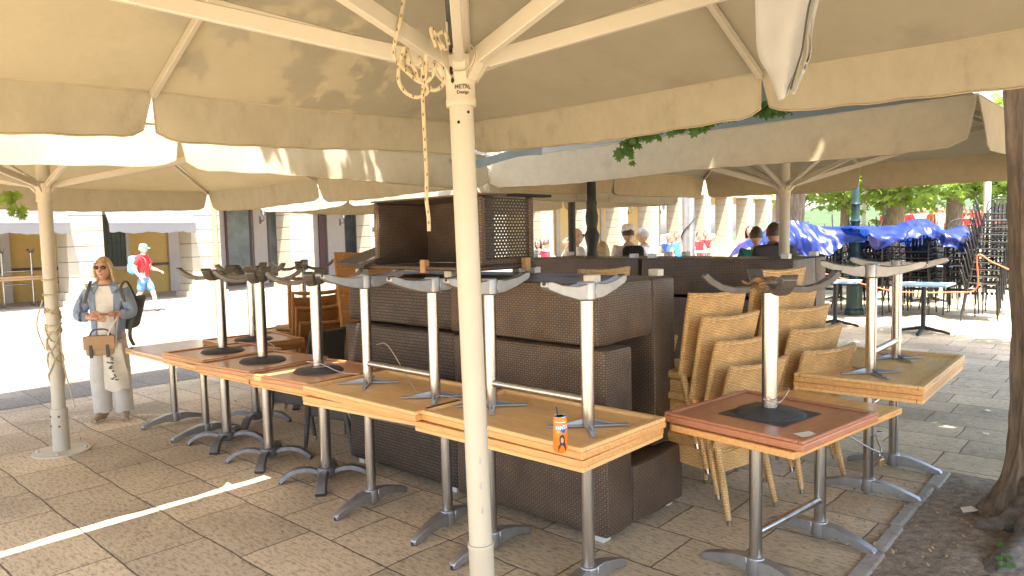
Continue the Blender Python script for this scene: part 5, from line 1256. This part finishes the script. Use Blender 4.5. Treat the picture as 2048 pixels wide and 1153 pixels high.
for px, d, lab, yw_, kw in ((1092, 17.5, 'seated person in a crimson top by the tipped armchair', -60, dict(shirt='c_crimson')), (1077, 18.5, 'seated woman in sunglasses beyond the crimson top', 150, dict(shirt='c_dgrey', glasses=True, hstyle='bob')),
                            (1134, 19.5, 'seated person with a pale top behind the bald man', 110, dict(shirt='c_sand')), (1178, 18.5, 'seated person in grey between the two black posts', 170, dict(shirt='c_dgrey')),
                            (1336, 20.5, 'seated person in blue at the white table', 170, dict(shirt='c_navy', hair='grey_hair')), (1352, 22.5, 'person in red sitting behind the blue outfit', 180, dict(shirt='c_red')),
                            (1397, 22, 'nearer of two people in red at the white table beside the pillar', 200, dict(shirt='c_red')), (1411, 23.5, 'second person in red leaning at the white table beside the pillar', 165, dict(shirt='c_red'))):
    p = gp2(px, d); p.z = max(p.z, 0) + .16
    person(lab, p, R(yw_), 1.74, None, SIT, group=gs, **kw)
    o = copy_tree(CT_); o.location = p + Vector((0, 0, 0)) - rotz(R(yw_)) @ Vector((0, .02, -.03)); o.rotation_euler = (0, 0, R(yw_)); o['label'] = 'chair under the ' + lab; o['group'] = 'chairs at the arcade tables'
WT = bistro('white_print', 'alu_dull', .7)
for px, d, lab in ((1338, 19.6, 'white table in front of the seated person in blue'), (1402, 21.2, 'white table in front of the two people in red'), (1105, 17, 'white table beside the person in the crimson top')):
    p = gp2(px, d); p.z += .16; place(WT, p, (0, 0, .6), lab, 'white tables under the arcade')
# far crowd beyond the tarp
g = strip('raised_terrace', -24, 8.5, 24, 60, .40, 'street'); g.add([uw(u, w, z_) for u, w, z_ in ((-24, 24, .2), (8.5, 24, .2), (8.5, 24, .656), (-24, 24, .656))], [(0, 1, 2, 3)]); kind(g.build('raised_terrace', 'street'), 'structure')
cp_ = [person('person', (0, 0, 0), 0, 1.72, None, STAND, shirt=s, bottom=bt, sub=1, hair=hr_) for s, bt, hr_ in (('c_pink', 'c_sand', 'brown_hair'), ('c_red', 'c_charcoal', 'brown_hair'), ('c_white', 'c_shorts', 'blond'), ('c_orange', 'c_black', 'grey_hair'))]
cn_ = ['pink', 'red', 'white', 'orange']; qq = random.Random(31)
for k in range(34):
    t = k % 4 if k % 3 else 1; px = 1775 + k * 7.4 + qq.uniform(-4, 4); d = qq.uniform(27, 35)
    p = gp2(px, d, .40); o = place(cp_[t], p, (0, 0, qq.uniform(0, 6.28)), f'person in a {cn_[t]} top in the crowd beyond the blue tarp', 'crowd beyond the blue tarp')
# cord wound on the second umbrella pole
c2 = U2C.copy(); b = MB()
pts = []
for k in range(80):
    a = k * .55; z = .55 + .62 * abs(math.sin(k * .085)) + .02 * math.sin(k * 1.7); pts.append(c2 + Vector((.058 * math.cos(a), .058 * math.sin(a), z)))
b.tube(pts, .006, 6)
for z in (1.30, 1.42, 1.05, 1.0): b.tube([c2 + Vector((.057 * math.cos(a), .057 * math.sin(a), z + .01 * math.sin(a))) for a in [i * .5 for i in range(14)]], .007, 6)
b.tube(smooth_path([c2 + Vector((.06, -.02, 1.0)), c2 + Vector((.10, -.05, .7)), c2 + Vector((.16, -.06, .42)), c2 + Vector((.17, -.05, .38))]), .005, 6)
b.tube(smooth_path([c2 + Vector((-.06, -.02, 1.25)), c2 + Vector((-.10, -.05, 1.05)), c2 + Vector((-.06, -.03, .85))]), .005, 6)
tag(b.build('cord', 'rope', smooth=True), 'pale cord wound many times round the umbrella pole beside the woman', 'cord')
